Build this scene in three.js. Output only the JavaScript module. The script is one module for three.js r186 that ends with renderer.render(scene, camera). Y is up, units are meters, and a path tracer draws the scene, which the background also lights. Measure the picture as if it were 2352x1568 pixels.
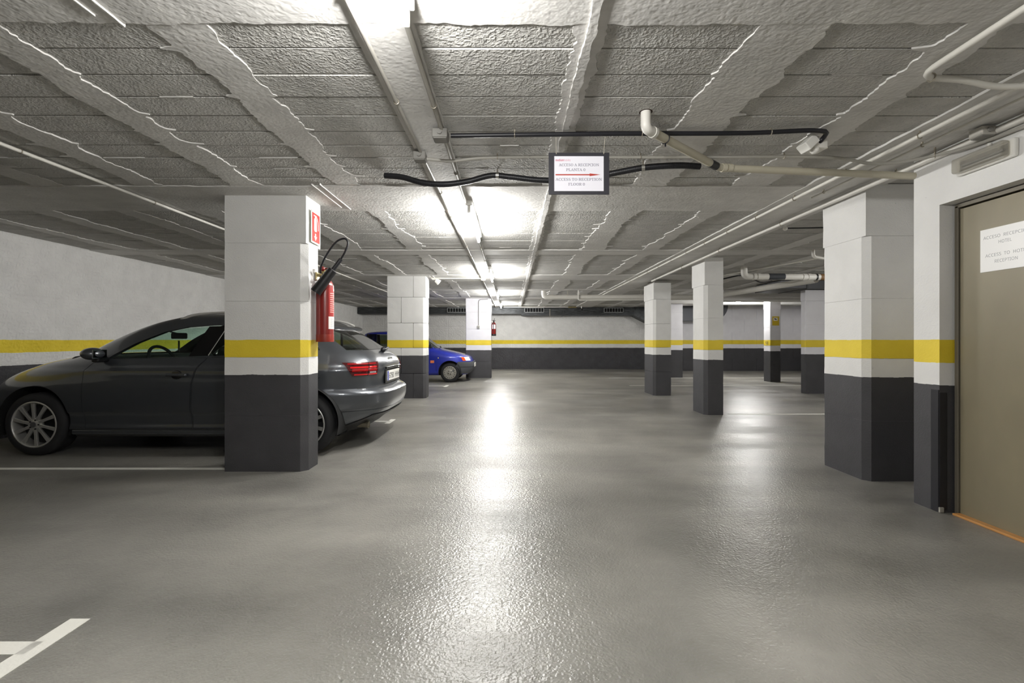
import * as THREE from 'three';
import { RoundedBoxGeometry } from 'three/addons/geometries/RoundedBoxGeometry.js';
import { mergeGeometries, toCreasedNormals } from 'three/addons/utils/BufferGeometryUtils.js';
import { Brush, Evaluator, SUBTRACTION, INTERSECTION } from 'three-bvh-csg';

// ---------------------------------------------------------------- camera, exposure
// picture frame 2352 x 1568, focal length 1045 px, horizon at row 781, eye 1.13 m above the floor
const scene = new THREE.Scene();
scene.background = new THREE.Color(0x000000);
const FOCAL = 1045, EYE = 1.13, CEIL = 2.384;
const camera = new THREE.PerspectiveCamera(2 * Math.atan(784 / FOCAL) * 180 / Math.PI, 2352 / 1568, 0.05, 60);
camera.position.set(0, EYE, 0);
camera.lookAt(0, EYE, -10);
camera.setViewOffset(2352, 1568, 0, 3, 2352, 1568);
camera.updateProjectionMatrix();
const renderer = new THREE.WebGLRenderer({ antialias: true });
renderer.toneMapping = THREE.LinearToneMapping;
renderer.toneMappingExposure = 1.5;
renderer.shadowMap.enabled = true;
// the light of the place comes from its fluorescent battens (see batten() below)
const TUBE_GLOW = 150, TUBE_CANDELA = 2.2, TUBE_COLOR = 0xfffefb;

// ---------------------------------------------------------------- helpers
const V = (x, y, d) => new THREE.Vector3(x, y, -d);             // d: metres in front of the camera
function rng(seed) { let s = seed >>> 0; return () => { s = (s + 0x6D2B79F5) | 0; let t = Math.imul(s ^ (s >>> 15), 1 | s); t = (t + Math.imul(t ^ (t >>> 7), 61 | t)) ^ t; return ((t ^ (t >>> 14)) >>> 0) / 4294967296; }; }
const hash = (i, j, s) => { let h = Math.imul(i, 374761393) + Math.imul(j, 668265263) + Math.imul(s, 2147483647 ^ 91); h = Math.imul(h ^ (h >>> 13), 1274126177); return ((h ^ (h >>> 16)) >>> 0) / 4294967296; };
const fade = t => t * t * (3 - 2 * t);
function noise2(x, y, s, per = 0) {
  const i = Math.floor(x), j = Math.floor(y), u = fade(x - i), v = fade(y - j);
  const w = a => per ? ((a % per) + per) % per : a;
  const a = hash(w(i), w(j), s), b = hash(w(i + 1), w(j), s), c = hash(w(i), w(j + 1), s), d = hash(w(i + 1), w(j + 1), s);
  return a + (b - a) * u + (c - a) * v + (a - b - c + d) * u * v;
}
function fbm(x, y, s, oct = 4, per = 0) { let t = 0, a = 0.5, n = 0; for (let k = 0; k < oct; k++) { t += a * noise2(x, y, s + k * 17, per); n += a; a *= 0.5; x *= 2; y *= 2; per *= 2; } return t / n; }
const clamp = (v, a, b) => Math.min(b, Math.max(a, v));
const lerp = (a, b, t) => a + (b - a) * t;
const used = new Map();
function numbered(name) { const n = used.get(name) || 0; used.set(name, n + 1); return n ? `${name}_${String(n).padStart(3, '0')}` : name; }
function mesh(name, geo, mat, parent) { const m = new THREE.Mesh(geo, mat); m.name = name; m.castShadow = m.receiveShadow = true; parent.add(m); return m; }
function thing(name, label, category, pos = [0, 0, 0], group) {
  const g = new THREE.Group(); g.name = numbered(name); g.position.set(...pos); g.userData = { label, category };
  if (group) g.userData.group = group; scene.add(g); return g;
}
function structure(name) { const g = new THREE.Group(); g.name = numbered(name); g.userData = { kind: 'structure' }; scene.add(g); return g; }
function tex(w, h, fn, { srgb = false, rep = [1, 1] } = {}) {
  const d = new Uint8Array(w * h * 4);
  for (let j = 0; j < h; j++) for (let i = 0; i < w; i++) {
    const c = fn(i / w, j / h), k = (j * w + i) * 4;
    if (typeof c === 'number') d[k] = d[k + 1] = d[k + 2] = clamp(c, 0, 1) * 255; else { d[k] = clamp(c[0], 0, 1) * 255; d[k + 1] = clamp(c[1], 0, 1) * 255; d[k + 2] = clamp(c[2], 0, 1) * 255; }
    d[k + 3] = 255;
  }
  const t = new THREE.DataTexture(d, w, h, THREE.RGBAFormat);
  t.wrapS = t.wrapT = THREE.RepeatWrapping; t.magFilter = THREE.LinearFilter; t.minFilter = THREE.LinearMipmapLinearFilter; t.generateMipmaps = true;
  if (srgb) t.colorSpace = THREE.SRGBColorSpace; t.repeat.set(...rep); t.needsUpdate = true; return t;
}
const std = o => new THREE.MeshStandardMaterial(o);
const phys = o => new THREE.MeshPhysicalMaterial(o);
function box(w, h, d, x = 0, y = 0, z = 0) { const g = new THREE.BoxGeometry(w, h, d); g.translate(x, y, z); return g; }
function rbox(w, h, d, r = 0.005, x = 0, y = 0, z = 0, seg = 2) { const g = new RoundedBoxGeometry(w, h, d, seg, Math.min(r, w / 2.01, h / 2.01, d / 2.01)); g.translate(x, y, z); return g; }
function cyl(r0, r1, h, seg = 24, open = false) { return new THREE.CylinderGeometry(r0, r1, h, seg, 1, open); }
function merge(list) { return mergeGeometries(list.map(g => { const n = g.index ? g.toNonIndexed() : g; for (const k of Object.keys(n.attributes)) if (!['position', 'normal', 'uv'].includes(k)) n.deleteAttribute(k); return n; })); }
function path(pts, bend = 0.05) {                                  // straight runs with rounded corners
  const c = new THREE.CurvePath(); let a = pts[0];
  for (let i = 1; i < pts.length - 1; i++) {
    const p = pts[i], u = pts[i - 1].clone().sub(p), v = pts[i + 1].clone().sub(p), r = Math.min(bend, u.length() * 0.45, v.length() * 0.45);
    const s = p.clone().addScaledVector(u.normalize(), r), e = p.clone().addScaledVector(v.normalize(), r);
    c.add(new THREE.LineCurve3(a, s)); c.add(new THREE.QuadraticBezierCurve3(s, p, e)); a = e;
  }
  c.add(new THREE.LineCurve3(a, pts[pts.length - 1])); return c;
}
function tubeOf(curve, r, n = 64, seg = 12) {
  const g = new THREE.TubeGeometry(curve, n, r, seg, false), P = curve.getPoint(0), Q = curve.getPoint(1);
  const cap = (p, t, s) => { const q = new THREE.CircleGeometry(r, seg); q.applyQuaternion(new THREE.Quaternion().setFromUnitVectors(new THREE.Vector3(0, 0, 1), t.clone().multiplyScalar(s))); q.translate(p.x, p.y, p.z); return q; };
  return merge([g, cap(P, curve.getTangent(0), -1), cap(Q, curve.getTangent(1), 1)]);
}
function straightTube(a, b, r, seg = 12) { const g = cyl(r, r, a.distanceTo(b), seg); g.applyQuaternion(new THREE.Quaternion().setFromUnitVectors(new THREE.Vector3(0, 1, 0), b.clone().sub(a).normalize())); const m = a.clone().add(b).multiplyScalar(0.5); g.translate(m.x, m.y, m.z); return g; }

// ---------------------------------------------------------------- materials
const grainRough = tex(512, 512, (u, v) => { const a = noise2(u * 64, v * 64, 3, 64), b = noise2(u * 128, v * 128, 5, 128), c = noise2(u * 16, v * 16, 7, 16); return 0.18 + 0.5 * a * a + 0.3 * b + 0.25 * c; });
const grainStucco = tex(512, 512, (u, v) => { const a = Math.abs(noise2(u * 26 + v * 6, v * 20, 13, 0) * 2 - 1), b = fbm(u * 32, v * 32, 15, 3, 32), c = noise2(u * 90, v * 90, 17, 90); const e = Math.min(u, 1 - u, v, 1 - v); return clamp(0.25 + 0.45 * (1 - a) * clamp(e * 30, 0, 1) + 0.55 * b * 0.8 + 0.12 * c, 0, 1); });
const grainFine = tex(512, 512, (u, v) => 0.35 * fbm(u * 14, v * 14, 23, 4, 14) + 0.4 * noise2(u * 80, v * 80, 27, 80) + 0.2 * noise2(u * 170, v * 170, 29, 170));
const grainFloor = tex(1024, 1024, (u, v) => 0.5 * noise2(u * 120, v * 120, 41, 120) + 0.3 * noise2(u * 60, v * 60, 43, 60) + 0.25 * noise2(u * 230, v * 230, 45, 230));
const scaled = (t, sx, sy = sx) => { const c = t.clone(); c.repeat.set(sx, sy); c.needsUpdate = true; return c; };

// painted masonry: charcoal dado, white band, yellow stripe, white above (v runs over 2.4 m of height, u over 3 m)
function dadoPaint(seed, white, noiseAmt) {
  const DARK = [0.235, 0.233, 0.243], YEL = [0.885, 0.785, 0.21];
  const edge = [0, 1, 2, 3].map(k => Float32Array.from({ length: 640 }, (_, i) => (fbm(i / 640 * 24, k * 3.1, seed + k, 3, 24) - 0.5) * 0.010));
  return tex(640, 1280, (u, v) => {
    const y = v * 2.4, wob = k => edge[k][Math.round(u * 640)];
    const n = (fbm(u * 20, v * 16, seed + 50, 3, 20) - 0.5) * noiseAmt, pit = noise2(u * 300, v * 240, seed + 60, 300) > 0.985 ? -0.10 : 0;
    let c = white.map(x => x + n + pit);
    if (y < 0.832 + wob(1)) c = DARK.map(x => x + n * 0.9 + (pit ? 0.10 : 0));
    else if (y > 0.982 + wob(2) && y < 1.132 + wob(3)) c = YEL.map((x, i) => x + n * 1.3 + (i === 2 ? 0 : pit * 0.4));
    return c;
  }, { srgb: true });
}
const paintWarm = dadoPaint(101, [0.862, 0.858, 0.848], 0.04), paintRough = dadoPaint(151, [0.855, 0.85, 0.838], 0.06), paintCool = dadoPaint(181, [0.875, 0.87, 0.885], 0.04);
const matColumn = std({ map: paintWarm, roughness: 0.62, bumpMap: scaled(grainFine, 6, 5), bumpScale: 0.0022 });
const matColumnCool = std({ map: paintCool, roughness: 0.62, bumpMap: scaled(grainFine, 6, 5), bumpScale: 0.002 });
const matWall = std({ map: paintRough, roughness: 0.8, bumpMap: scaled(grainStucco, 3.6, 2.9), bumpScale: 0.016 });
const matWallSmooth = std({ map: paintCool, roughness: 0.7, bumpMap: scaled(grainFine, 5, 4), bumpScale: 0.002 });
const matDoorWall = std({ map: paintWarm, roughness: 0.6, bumpMap: scaled(grainFine, 5, 4), bumpScale: 0.0015 });
const ceilTint = tex(512, 512, (u, v) => { const n = fbm(u * 8, v * 8, 61, 5, 8) - 0.5, st = noise2(u * 3, v * 60, 66, 0) * Math.min(1, 12 * Math.min(u, 1 - u, v, 1 - v)); const k = 0.83 + n * 0.11 - st * 0.03; return [k, k * 0.99, k * 0.972]; }, { srgb: true });
const blockTint = tex(512, 512, (u, v) => { const n = fbm(u * 8, v * 8, 71, 5, 8) - 0.5, p = noise2(u * 128, v * 128, 73, 128); const k = 0.715 + n * 0.10 - (p > 0.9 ? 0.10 : 0); return [k, k * 0.99, k * 0.965]; }, { srgb: true });
const matCeilSmooth = std({ map: ceilTint, roughness: 0.75, bumpMap: scaled(grainFine, 1.1), bumpScale: 0.0028 });
const matBlock = std({ map: blockTint, roughness: 0.95, bumpMap: scaled(grainRough, 1), bumpScale: 0.0065 });
const matSlab = std({ color: 0x8d8a84, roughness: 0.95 });
const edgeless = (f, u, v) => { const e = 0.12, a = clamp(u / e, 0, 1), b = clamp(v / e, 0, 1), q = f(u, v); if (a >= 1 && b >= 1) return q; return lerp(lerp(f(u + 1, v + 1), f(u, v + 1), a), lerp(f(u + 1, v), q, a), b); }; // tiles without a seam
const floorTint = tex(1024, 1024, (u, v) => {
  const n = edgeless((a, b) => fbm(a * 9, b * 9, 81, 6), u, v) - 0.5, s = edgeless((a, b) => fbm(a * 7 + 2 * fbm(a * 4, b * 4, 83, 2), b * 26, 85, 4), u, v) - 0.5, sp = noise2(u * 380, v * 380, 87, 380), f = noise2(u * 200, v * 200, 89, 200) - 0.5;
  const k = 0.505 + n * 0.24 + s * 0.15 + f * 0.02 - (sp > 0.994 ? 0.16 : 0); return [k, k * 0.985, k * 0.94];
}, { srgb: true });
const floorGloss = tex(1024, 1024, (u, v) => { const n = edgeless((a, b) => fbm(a * 10, b * 10, 91, 5), u, v), s = edgeless((a, b) => fbm(a * 6, b * 34, 95, 4), u, v); return [0, Math.max(0.285, 0.315 + (n - 0.5) * 0.34 + (s - 0.5) * 0.34), 0]; });
const matFloor = phys({ map: scaled(floorTint, 0.12), roughness: 1, roughnessMap: scaled(floorGloss, 0.12), bumpMap: scaled(grainFloor, 1.05), bumpScale: 0.0024, specularIntensity: 1, ior: 1.56 });
const matLine = std({ color: 0xe6e4dc, roughness: 0.55, bumpMap: scaled(grainFloor, 1.05), bumpScale: 0.001 });
const plasticGrey = std({ color: 0xb9b6ae, roughness: 0.5 }), plasticWhite = std({ color: 0xe7e5df, roughness: 0.42 }), plasticDarkGrey = std({ color: 0x8a8883, roughness: 0.55 });
const conduitGrey = std({ color: 0xaeaba3, roughness: 0.5 }), conduitWhite = std({ color: 0xd6d3cb, roughness: 0.45 }), pvcBeige = std({ color: 0xc2bca9, roughness: 0.42 }), pvcWhite = std({ color: 0xd9d6cf, roughness: 0.4 });
const rubberBlack = std({ color: 0x1c1c21, roughness: 0.42 }), plasticBlack = std({ color: 0x161618, roughness: 0.45 });
const metalClip = std({ color: 0xb5aea0, roughness: 0.35, metalness: 0.8 }), brass = std({ color: 0xa39468, roughness: 0.35, metalness: 0.8 });
const galvanised = std({ color: 0x777a7c, roughness: 0.5, metalness: 0.55, map: tex(256, 256, (u, v) => { const k = 0.62 + (fbm(u * 12, v * 12, 33, 3, 12) - 0.5) * 0.4; return [k, k, k]; }, { srgb: true }) });
const redPaint = phys({ color: 0x7c120c, roughness: 0.35, clearcoat: 0.6, clearcoatRoughness: 0.2 });
const chrome = std({ color: 0xc9c9c9, roughness: 0.18, metalness: 1 });

// ---------------------------------------------------------------- lamps
function batten(x, d0, d1, label, group) {
  const L = d1 - d0, top = CEIL - 0.006, g = thing('fluorescent_batten', label, 'ceiling light', [x, top, -(d0 + d1) / 2], group);
  const white = std({ color: 0xf2f1ec, roughness: 0.4 });
  mesh('channel', rbox(0.062, 0.05, L + 0.02, 0.006, 0, -0.025, 0), white, g);
  for (const s of [-1, 1]) mesh('lamp_holder', rbox(0.03, 0.075, 0.02, 0.004, 0, -0.075, s * (L / 2 - 0.005)), white, g);
  const t = cyl(0.013, 0.013, L - 0.03, 20); t.rotateX(Math.PI / 2); t.translate(0, -0.1, 0);
  mesh('glowing_tube', t, std({ color: 0xffffff, emissive: TUBE_COLOR, emissiveIntensity: TUBE_GLOW, roughness: 0.4 }), g);
  for (const s of [-0.5, 0.5]) { const p = new THREE.PointLight(TUBE_COLOR, TUBE_CANDELA, 0, 2); p.position.set(0, -0.15, s * L * 0.55); p.castShadow = true; p.shadow.radius = 1.4; p.name = 'tube_light'; g.add(p); }
  return g;
}
[[0.41, 1.65, 'bare fluorescent batten over the lane before the black conduit crosses'], [4.06, 5.30, 'bare fluorescent batten just beyond the hanging sign and the extinguisher pillar'],
  [7.70, 8.94, 'bare fluorescent batten level with the block pillar and its white junction box'], [11.33, 12.57, 'bare fluorescent batten between the block pillar and the switch pillar'], [14.96, 16.18, 'last bare fluorescent batten of the lane in front of the far duct']]
  .forEach(([a, b, label]) => batten(-0.385, a, b, label, 'battens in the row over the drive lane'));
batten(6.78, 12.5, 13.75, 'fluorescent batten over the bays beside the pillar with the yellow sign');
batten(6.78, 5.2, 6.45, 'fluorescent batten over the bays behind the pillar by the door');

// ---------------------------------------------------------------- floor
const X0 = -5.86, X1 = 10.85, D0 = -5.2, D1 = 17.8;
const floor = structure('floor');
{ const g = box(X1 - X0 + 0.6, 0.2, D1 - D0 + 0.6, (X0 + X1) / 2, -0.1, -(D0 + D1) / 2); const p = g.attributes.position, uv = g.attributes.uv; for (let i = 0; i < p.count; i++) uv.setXY(i, p.getX(i), p.getZ(i)); mesh('floor_slab', g, matFloor, floor); }

// ---------------------------------------------------------------- ceiling
const ceiling = structure('ceiling');
mesh('slab', box(X1 - X0 + 0.6, 0.2, D1 - D0 + 0.6, (X0 + X1) / 2, CEIL + 0.125, -(D0 + D1) / 2), matSlab, ceiling);
const regions = [[-4.9, -3.6], [-3.2, -1.05], [-0.72, 1.15], [1.79, 3.68], [4.38, 6.30], [6.63, 8.70], [9.42, 11.15], [11.48, 13.45], [14.05, 15.9], [16.2, 17.75]];
const panels = [[-5.85, -5.44], [-5.24, -4.64], [-4.44, -3.84], [-3.64, -3.04], [-2.84, -2.22], [-2.02, -1.42], [-1.22, -0.63], [-0.40, 0.25], [0.37, 0.95], [1.24, 1.80], [2.02, 2.37]];
const panelsFar = []; for (let x = 2.98; x < 10.6; x += 0.82) panelsFar.push([x, Math.min(x + 0.62, 10.8)]);
{
  const R = rng(7), all = [];
  for (const [a, b] of regions) {
    const rows = Math.max(1, Math.round((b - a + 0.05) / 0.19)), h = (b - a + 0.06) / rows;
    for (const [x0, x1] of [...panels, ...panelsFar]) for (let r = 0; r < rows; r++) all.push({ x0: x0 - 0.05, x1: x1 + 0.05, d: a - 0.03 + r * h, h, dy: (R() - 0.5) * 0.005, v: Math.floor(R() * 5), far: x0 > 2.9 });
  }
  const size = b => { if (b.far || b.d < 1.6) return -1; const xm = clamp(0, b.x0, b.x1), px = Math.abs(xm) / b.d * FOCAL; return px > 1250 ? -1 : (b.x1 - b.x0) * b.h / Math.pow(b.d + b.h / 2, 3); };
  all.sort((a, b) => size(b) - size(a));
  const cache = new Map(), rest = [];
  const make = (w, h, v) => { const g = new THREE.BoxGeometry(w, 0.028, h - 0.006); const p = g.attributes.position, uv = g.attributes.uv; for (let i = 0; i < p.count; i++) { if (p.getY(i) < 0) { p.setX(i, p.getX(i) * (1 - 0.004 / w)); p.setZ(i, p.getZ(i) * (1 - 0.006 / h)); } uv.setXY(i, p.getX(i) / 0.62 + v * 0.37, p.getZ(i) / 0.62 + v * 0.211); } g.computeVertexNormals(); return g; };
  all.forEach((b, i) => {
    const w = +(b.x1 - b.x0).toFixed(3), h = +b.h.toFixed(4), key = `${w}|${h}|${b.v}`;
    if (!cache.has(key)) cache.set(key, make(w, h, b.v));
    const x = (b.x0 + b.x1) / 2, y = CEIL + 0.014 + b.dy, z = -(b.d + b.h / 2);
    if (i < 300 && size(b) > 0) { const m = mesh('ceiling_block', cache.get(key), matBlock, ceiling); m.position.set(x, y, z); }
    else rest.push(cache.get(key).clone().translate(x, y, z));
  });
  const m = mesh('distant_ceiling_block', merge(rest), matBlock, ceiling); m.userData.kind = 'stuff';
}
// smooth concrete that ran over the blocks: ribs along the lane, bands across it, with ragged edges standing a few millimetres proud
function raggedStrip(along, a0, a1, lo, hi, drop, seed, step, wave, tooth) {
  const n = Math.max(2, Math.round((a1 - a0) / step)), pos = [], uv = [], idx = [], tongues = along === 'd' && wave > 0.03;
  const edge = (t, s) => (fbm(t * 1.6, s * 3.7, seed, 3) - 0.5) * wave * 2 + (noise2(t * 11, s * 5, seed + 3) - 0.5) * tooth * 2 + (noise2(t * 55, s * 9, seed + 7) - 0.5) * tooth * 0.9
    + (tongues ? (s === 1 ? -1 : 1) * Math.pow(Math.abs(Math.cos(Math.PI * (t - a0 - 0.02) / 0.19)), 46) * Math.max(0, hash(Math.round((t - a0 - 0.02) / 0.19), s, seed) - 0.45) * 0.16 : 0);
  const yb = CEIL - drop, yt = CEIL + 0.006;
  for (let i = 0; i <= n; i++) {
    const t = lerp(a0, a1, i / n), l = lo + edge(t, 1), h = hi + edge(t, 2), w = h - l, bow = 0.0015 * (noise2(t * 6, 3, seed) - 0.5);
    for (const [c, y] of [[l, yt], [l + 0.0015, yb], [l + w * 0.3, yb - bow], [l + w * 0.7, yb + bow], [h - 0.0015, yb], [h, yt]]) {
      if (along === 'd') { pos.push(c, y, -t); uv.push(c / 1.3, t / 1.3); } else { pos.push(t, y, -c); uv.push(t / 1.3, c / 1.3); }
    }
  }
  for (let i = 0; i < n; i++) for (let k = 0; k < 5; k++) { const a = i * 6 + k, b = a + 1, c = a + 6, d = c + 1; along === 'd' ? idx.push(a, b, c, b, d, c) : idx.push(a, c, b, b, c, d); }
  const g = new THREE.BufferGeometry(); g.setAttribute('position', new THREE.Float32BufferAttribute(pos, 3)); g.setAttribute('uv', new THREE.Float32BufferAttribute(uv, 2)); g.setIndex(idx);
  return toCreasedNormals(g, 0.5);
}
const doubleSmooth = matCeilSmooth; doubleSmooth.side = THREE.DoubleSide;
{
  let s = 300;
  for (const [i, [a, b]] of regions.entries()) {
    const step = a < 0 ? 0.04 : a < 4 ? 0.008 : a < 6.5 ? 0.012 : 0.02;
    for (let k = 0; k < panels.length - 1; k++) {
      const lo = panels[k][1], hi = panels[k + 1][0], lane = k === 6, groove = k === 7;
      mesh('concrete_rib', raggedStrip('d', a - 0.05, b + 0.05, lo - (lane ? 0.01 : 0), hi + (lane ? 0.01 : 0), 0.005 + 0.004 * hash(k, i, 9), s += 31, step, lane ? 0.008 : groove ? 0.02 : 0.075, lane ? 0.002 : 0.016), doubleSmooth, ceiling);
    }
    if (a > 1) for (let k = 0; k < panelsFar.length - 1; k++) mesh('concrete_rib', raggedStrip('d', a - 0.05, b + 0.05, panelsFar[k][1], panelsFar[k + 1][0], 0.006, s += 31, 0.06, 0.05, 0.012), doubleSmooth, ceiling);
    const next = i + 1 < regions.length ? regions[i + 1][0] : D1 + 0.1;
    mesh('concrete_band', raggedStrip('x', X0 - 0.05, X1 + 0.05, b, next, 0.010, s += 31, b > 0 && b < 7 ? 0.012 : 0.03, 0.02, 0.008), doubleSmooth, ceiling);
  }
  mesh('concrete_band', raggedStrip('x', X0, X1, D0 - 0.1, -4.9, 0.01, 11, 0.05, 0.01, 0.005), doubleSmooth, ceiling);
  mesh('concrete_band', raggedStrip('d', D0, D1 + 0.05, 2.37, 2.98, 0.013, 17, 0.02, 0.012, 0.004), doubleSmooth, ceiling);
  // raised joint running the length of the lane, and short paired ridges on the bands
  mesh('joint_ridge', raggedStrip('d', D0, D1, 0.295, 0.340, 0.020, 23, 0.007, 0.004, 0.006), doubleSmooth, ceiling);
  for (const [d0, d1] of [[1.35, 1.80], [3.62, 4.32], [8.75, 9.35]]) for (const x of [-1.60, -1.535]) mesh('joint_ridge', raggedStrip('d', d0, d1 - (x < -1.59 ? 0.06 : 0), x, x + 0.008, 0.017, 29 + d0, 0.01, 0.001, 0.001), doubleSmooth, ceiling);
  // beads of mortar squeezed out of some of the joints between the blocks
  const R = rng(19);
  for (const [a, b] of regions.slice(3, 6)) {
    const rows = Math.round((b - a + 0.05) / 0.19), h = (b - a + 0.06) / rows;
    for (const [x0, x1] of panels) for (let r = 1; r < rows; r++) if (R() < 0.13) {
      const d = a - 0.03 + r * h, l = x0 + 0.03 + R() * (x1 - x0) * 0.5, e = Math.min(x1, l + 0.06 + R() * 0.25);
      mesh('mortar_bead', raggedStrip('x', l, e, d - 0.0035, d + 0.004, 0.0015 + R() * 0.003, Math.floor(R() * 900), 0.012, 0.002, 0.004), doubleSmooth, ceiling);
    }
  }
}

// ---------------------------------------------------------------- walls
function wallBox(w, h, d, x, y, z, mat, name, parent, along, off = 0) {
  const g = box(w, h, d, x, y, z), p = g.attributes.position, uv = g.attributes.uv;
  for (let i = 0; i < p.count; i++) { const n = g.attributes.normal, ax = Math.abs(n.getX(i)) > 0.5; uv.setXY(i, ((ax ? p.getZ(i) : p.getX(i)) + off) / 3, p.getY(i) / 2.4); }
  return mesh(name, g, mat, parent);
}
const wl = structure('wall_left'); wallBox(0.25, 2.5, D1 - D0 + 0.5, X0 - 0.125, 1.25, -(D0 + D1) / 2, matWall, 'stucco_wall', wl);
const wb = structure('wall_back'); wallBox(6.4 - X0 + 0.2, 2.5, 0.25, (6.4 + X0 - 0.2) / 2, 1.25, -(D1 + 0.125), matWall, 'stucco_wall', wb);
{ // the painted block wall that closes the bays beyond the pillars
  const d = 16.75; wallBox(0.25, 2.5, 1.3, 6.4 - 0.125 + 0.15, 1.25, -(d + 0.7), matWallSmooth, 'return_wall', wb);
  wallBox(X1 - 6.2 + 0.3, 2.5, 0.2, (X1 + 6.3) / 2 + 0.1, 1.25, -(d + 0.112), matWallSmooth, 'block_backing', wb);
  const cs = [0, 0.46, 0.982, 1.42, 1.9, 2.39];
  for (let r = 0; r < 5; r++) for (let x = 6.3 - (r % 2) * 0.45; x < X1; x += 0.9) { const a = Math.max(6.3, x), b = Math.min(X1, x + 0.9); if (b - a < 0.05) continue; wallBox(b - a - 0.006, cs[r + 1] - cs[r] - 0.006, 0.02, (a + b) / 2, (cs[r] + cs[r + 1]) / 2, -(d + 0.01), matWallSmooth, 'wall_block', wb); }
}
const wr = structure('wall_right'); wallBox(0.25, 2.5, D1 - 3.0 + 0.4, X1 + 0.125, 1.25, -(D1 + 3.0) / 2, matWallSmooth, 'bay_wall', wr);
const wf = structure('wall_front'); wallBox(X1 - X0 + 0.6, 2.5, 0.25, (X0 + X1) / 2, 1.25, -(D0 - 0.125), matWall, 'stucco_wall', wf);
// wall with the door: face at x = 2.80, door opening from 2.98 m to 1.98 m in front of the camera
const wd = structure('wall_door');
wallBox(0.32, 2.5, 0.19, 2.96, 1.25, -3.075, matDoorWall, 'wall_end', wd);
wallBox(0.32, 2.384 - 2.015, 1.02, 2.96, (2.384 + 2.015) / 2, -2.47, matDoorWall, 'lintel', wd);
wallBox(0.32, 2.5, 1.96 - D0, 2.96, 1.25, -(1.96 + D0) / 2, matDoorWall, 'wall_face', wd);
wallBox(X1 - 3.12 + 0.2, 2.5, 0.15, (X1 + 3.12) / 2 + 0.1, 1.25, -3.095, matDoorWall, 'return_wall', wd);
// the door
const door = structure('door_1');
const doorTint = tex(256, 256, (u, v) => { const n = fbm(u * 6, v * 6, 203, 4, 6) - 0.5; const k = 1 + n * 0.10; return [0.495 * k, 0.462 * k, 0.375 * k]; }, { srgb: true });
const matDoor = std({ map: doorTint, roughness: 0.42, metalness: 0.1 }), matFrame = std({ color: 0x6d675a, roughness: 0.5, metalness: 0.2 });
mesh('leaf', rbox(0.045, 1.965, 0.95, 0.003, 2.918, 0.012 + 1.965 / 2, -2.465), matDoor, door);
mesh('frame_post', rbox(0.05, 2.0, 0.025, 0.003, 2.912, 1.0, -2.957), matFrame, door);
mesh('frame_post', rbox(0.05, 2.0, 0.025, 0.003, 2.912, 1.0, -1.975), matFrame, door);
mesh('frame_head', rbox(0.05, 0.025, 1.0, 0.003, 2.912, 1.998, -2.466), matFrame, door);
mesh('threshold', rbox(0.05, 0.014, 0.955, 0.003, 2.872, 0.007, -2.465), std({ color: 0xb9854a, roughness: 0.4 }), door).userData.label = 'orange brown threshold strip';
mesh('lever_handle', merge([rbox(0.012, 0.2, 0.045, 0.005, 2.89, 1.02, -2.06), rbox(0.02, 0.02, 0.12, 0.008, 2.86, 1.05, -2.1)]), plasticBlack, door);

// ---------------------------------------------------------------- pillars, laid in courses of painted blocks
const COURSES = [0, 0.482, 0.982, 1.465, 1.965, CEIL - 0.004];
function prismBlock(poly, y0, y1, seed, amp, bevel) {
  // poly: [x, z] corners counter-clockwise seen from above; side faces subdivided and slightly uneven, closed by caps
  const per = []; let run = 0;
  for (let i = 0; i < poly.length; i++) { const [ax, az] = poly[i], [bx, bz] = poly[(i + 1) % poly.length], L = Math.hypot(bx - ax, bz - az), n = Math.max(1, Math.round(L / 0.05)); for (let k = 0; k < n; k++) per.push([lerp(ax, bx, k / n), lerp(az, bz, k / n), run + L * k / n]); run += L; }
  const n = per.length, m = Math.max(2, Math.round((y1 - y0) / 0.04)), pos = [], uv = [], idx = [];
  const cx = poly.reduce((s, p) => s + p[0], 0) / poly.length, cz = poly.reduce((s, p) => s + p[1], 0) / poly.length;
  for (let j = 0; j <= m; j++) for (let i = 0; i <= n; i++) {
    const [x, z, t] = per[i % n], y = lerp(y0, y1, j / m), dx = x - cx, dz = z - cz, l = Math.hypot(dx, dz), e = (j === 0 || j === m) ? -bevel : 0;
    const k = ((fbm(x * 9 + y * 7, z * 9 - y * 11, seed, 3) - 0.5) * amp + e) / l;
    pos.push(x + dx * k, y, z + dz * k); uv.push((i === n ? run : t) / 3 + seed * 0.173, y / 2.4);
  }
  for (let j = 0; j < m; j++) for (let i = 0; i < n; i++) { const a = j * (n + 1) + i, b = a + 1, c = a + n + 1, d = c + 1; idx.push(a, b, c, b, d, c); }
  for (const [j, y, up] of [[0, y0, 0], [m, y1, 1]]) { const o = pos.length / 3; pos.push(cx, y, cz); uv.push(0, y / 2.4); for (let i = 0; i < n; i++) { const a = j * (n + 1) + i; up ? idx.push(o, a, a + 1) : idx.push(o, a + 1, a); } }
  const g = new THREE.BufferGeometry(); g.setAttribute('position', new THREE.Float32BufferAttribute(pos, 3)); g.setAttribute('uv', new THREE.Float32BufferAttribute(uv, 2)); g.setIndex(idx);
  return toCreasedNormals(g, 0.55);
}
function chamferedRect(x0, x1, z0, z1, c) {                        // counter-clockwise from above (z towards the camera is larger)
  const C = Array.isArray(c) ? c : [c, c, c, c], [fl, fr, br, bl] = C, p = [];
  p.push([x0 + fl, z1]); p.push([x1 - fr, z1]); if (fr) p.push([x1, z1 - fr]);
  p.push([x1, z0 + br]); if (br) p.push([x1 - br, z0]);
  p.push([x0 + bl, z0]); if (bl) p.push([x0, z0 + bl]);
  if (fl) p.push([x0, z1 - fl]); return p;
}
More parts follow.
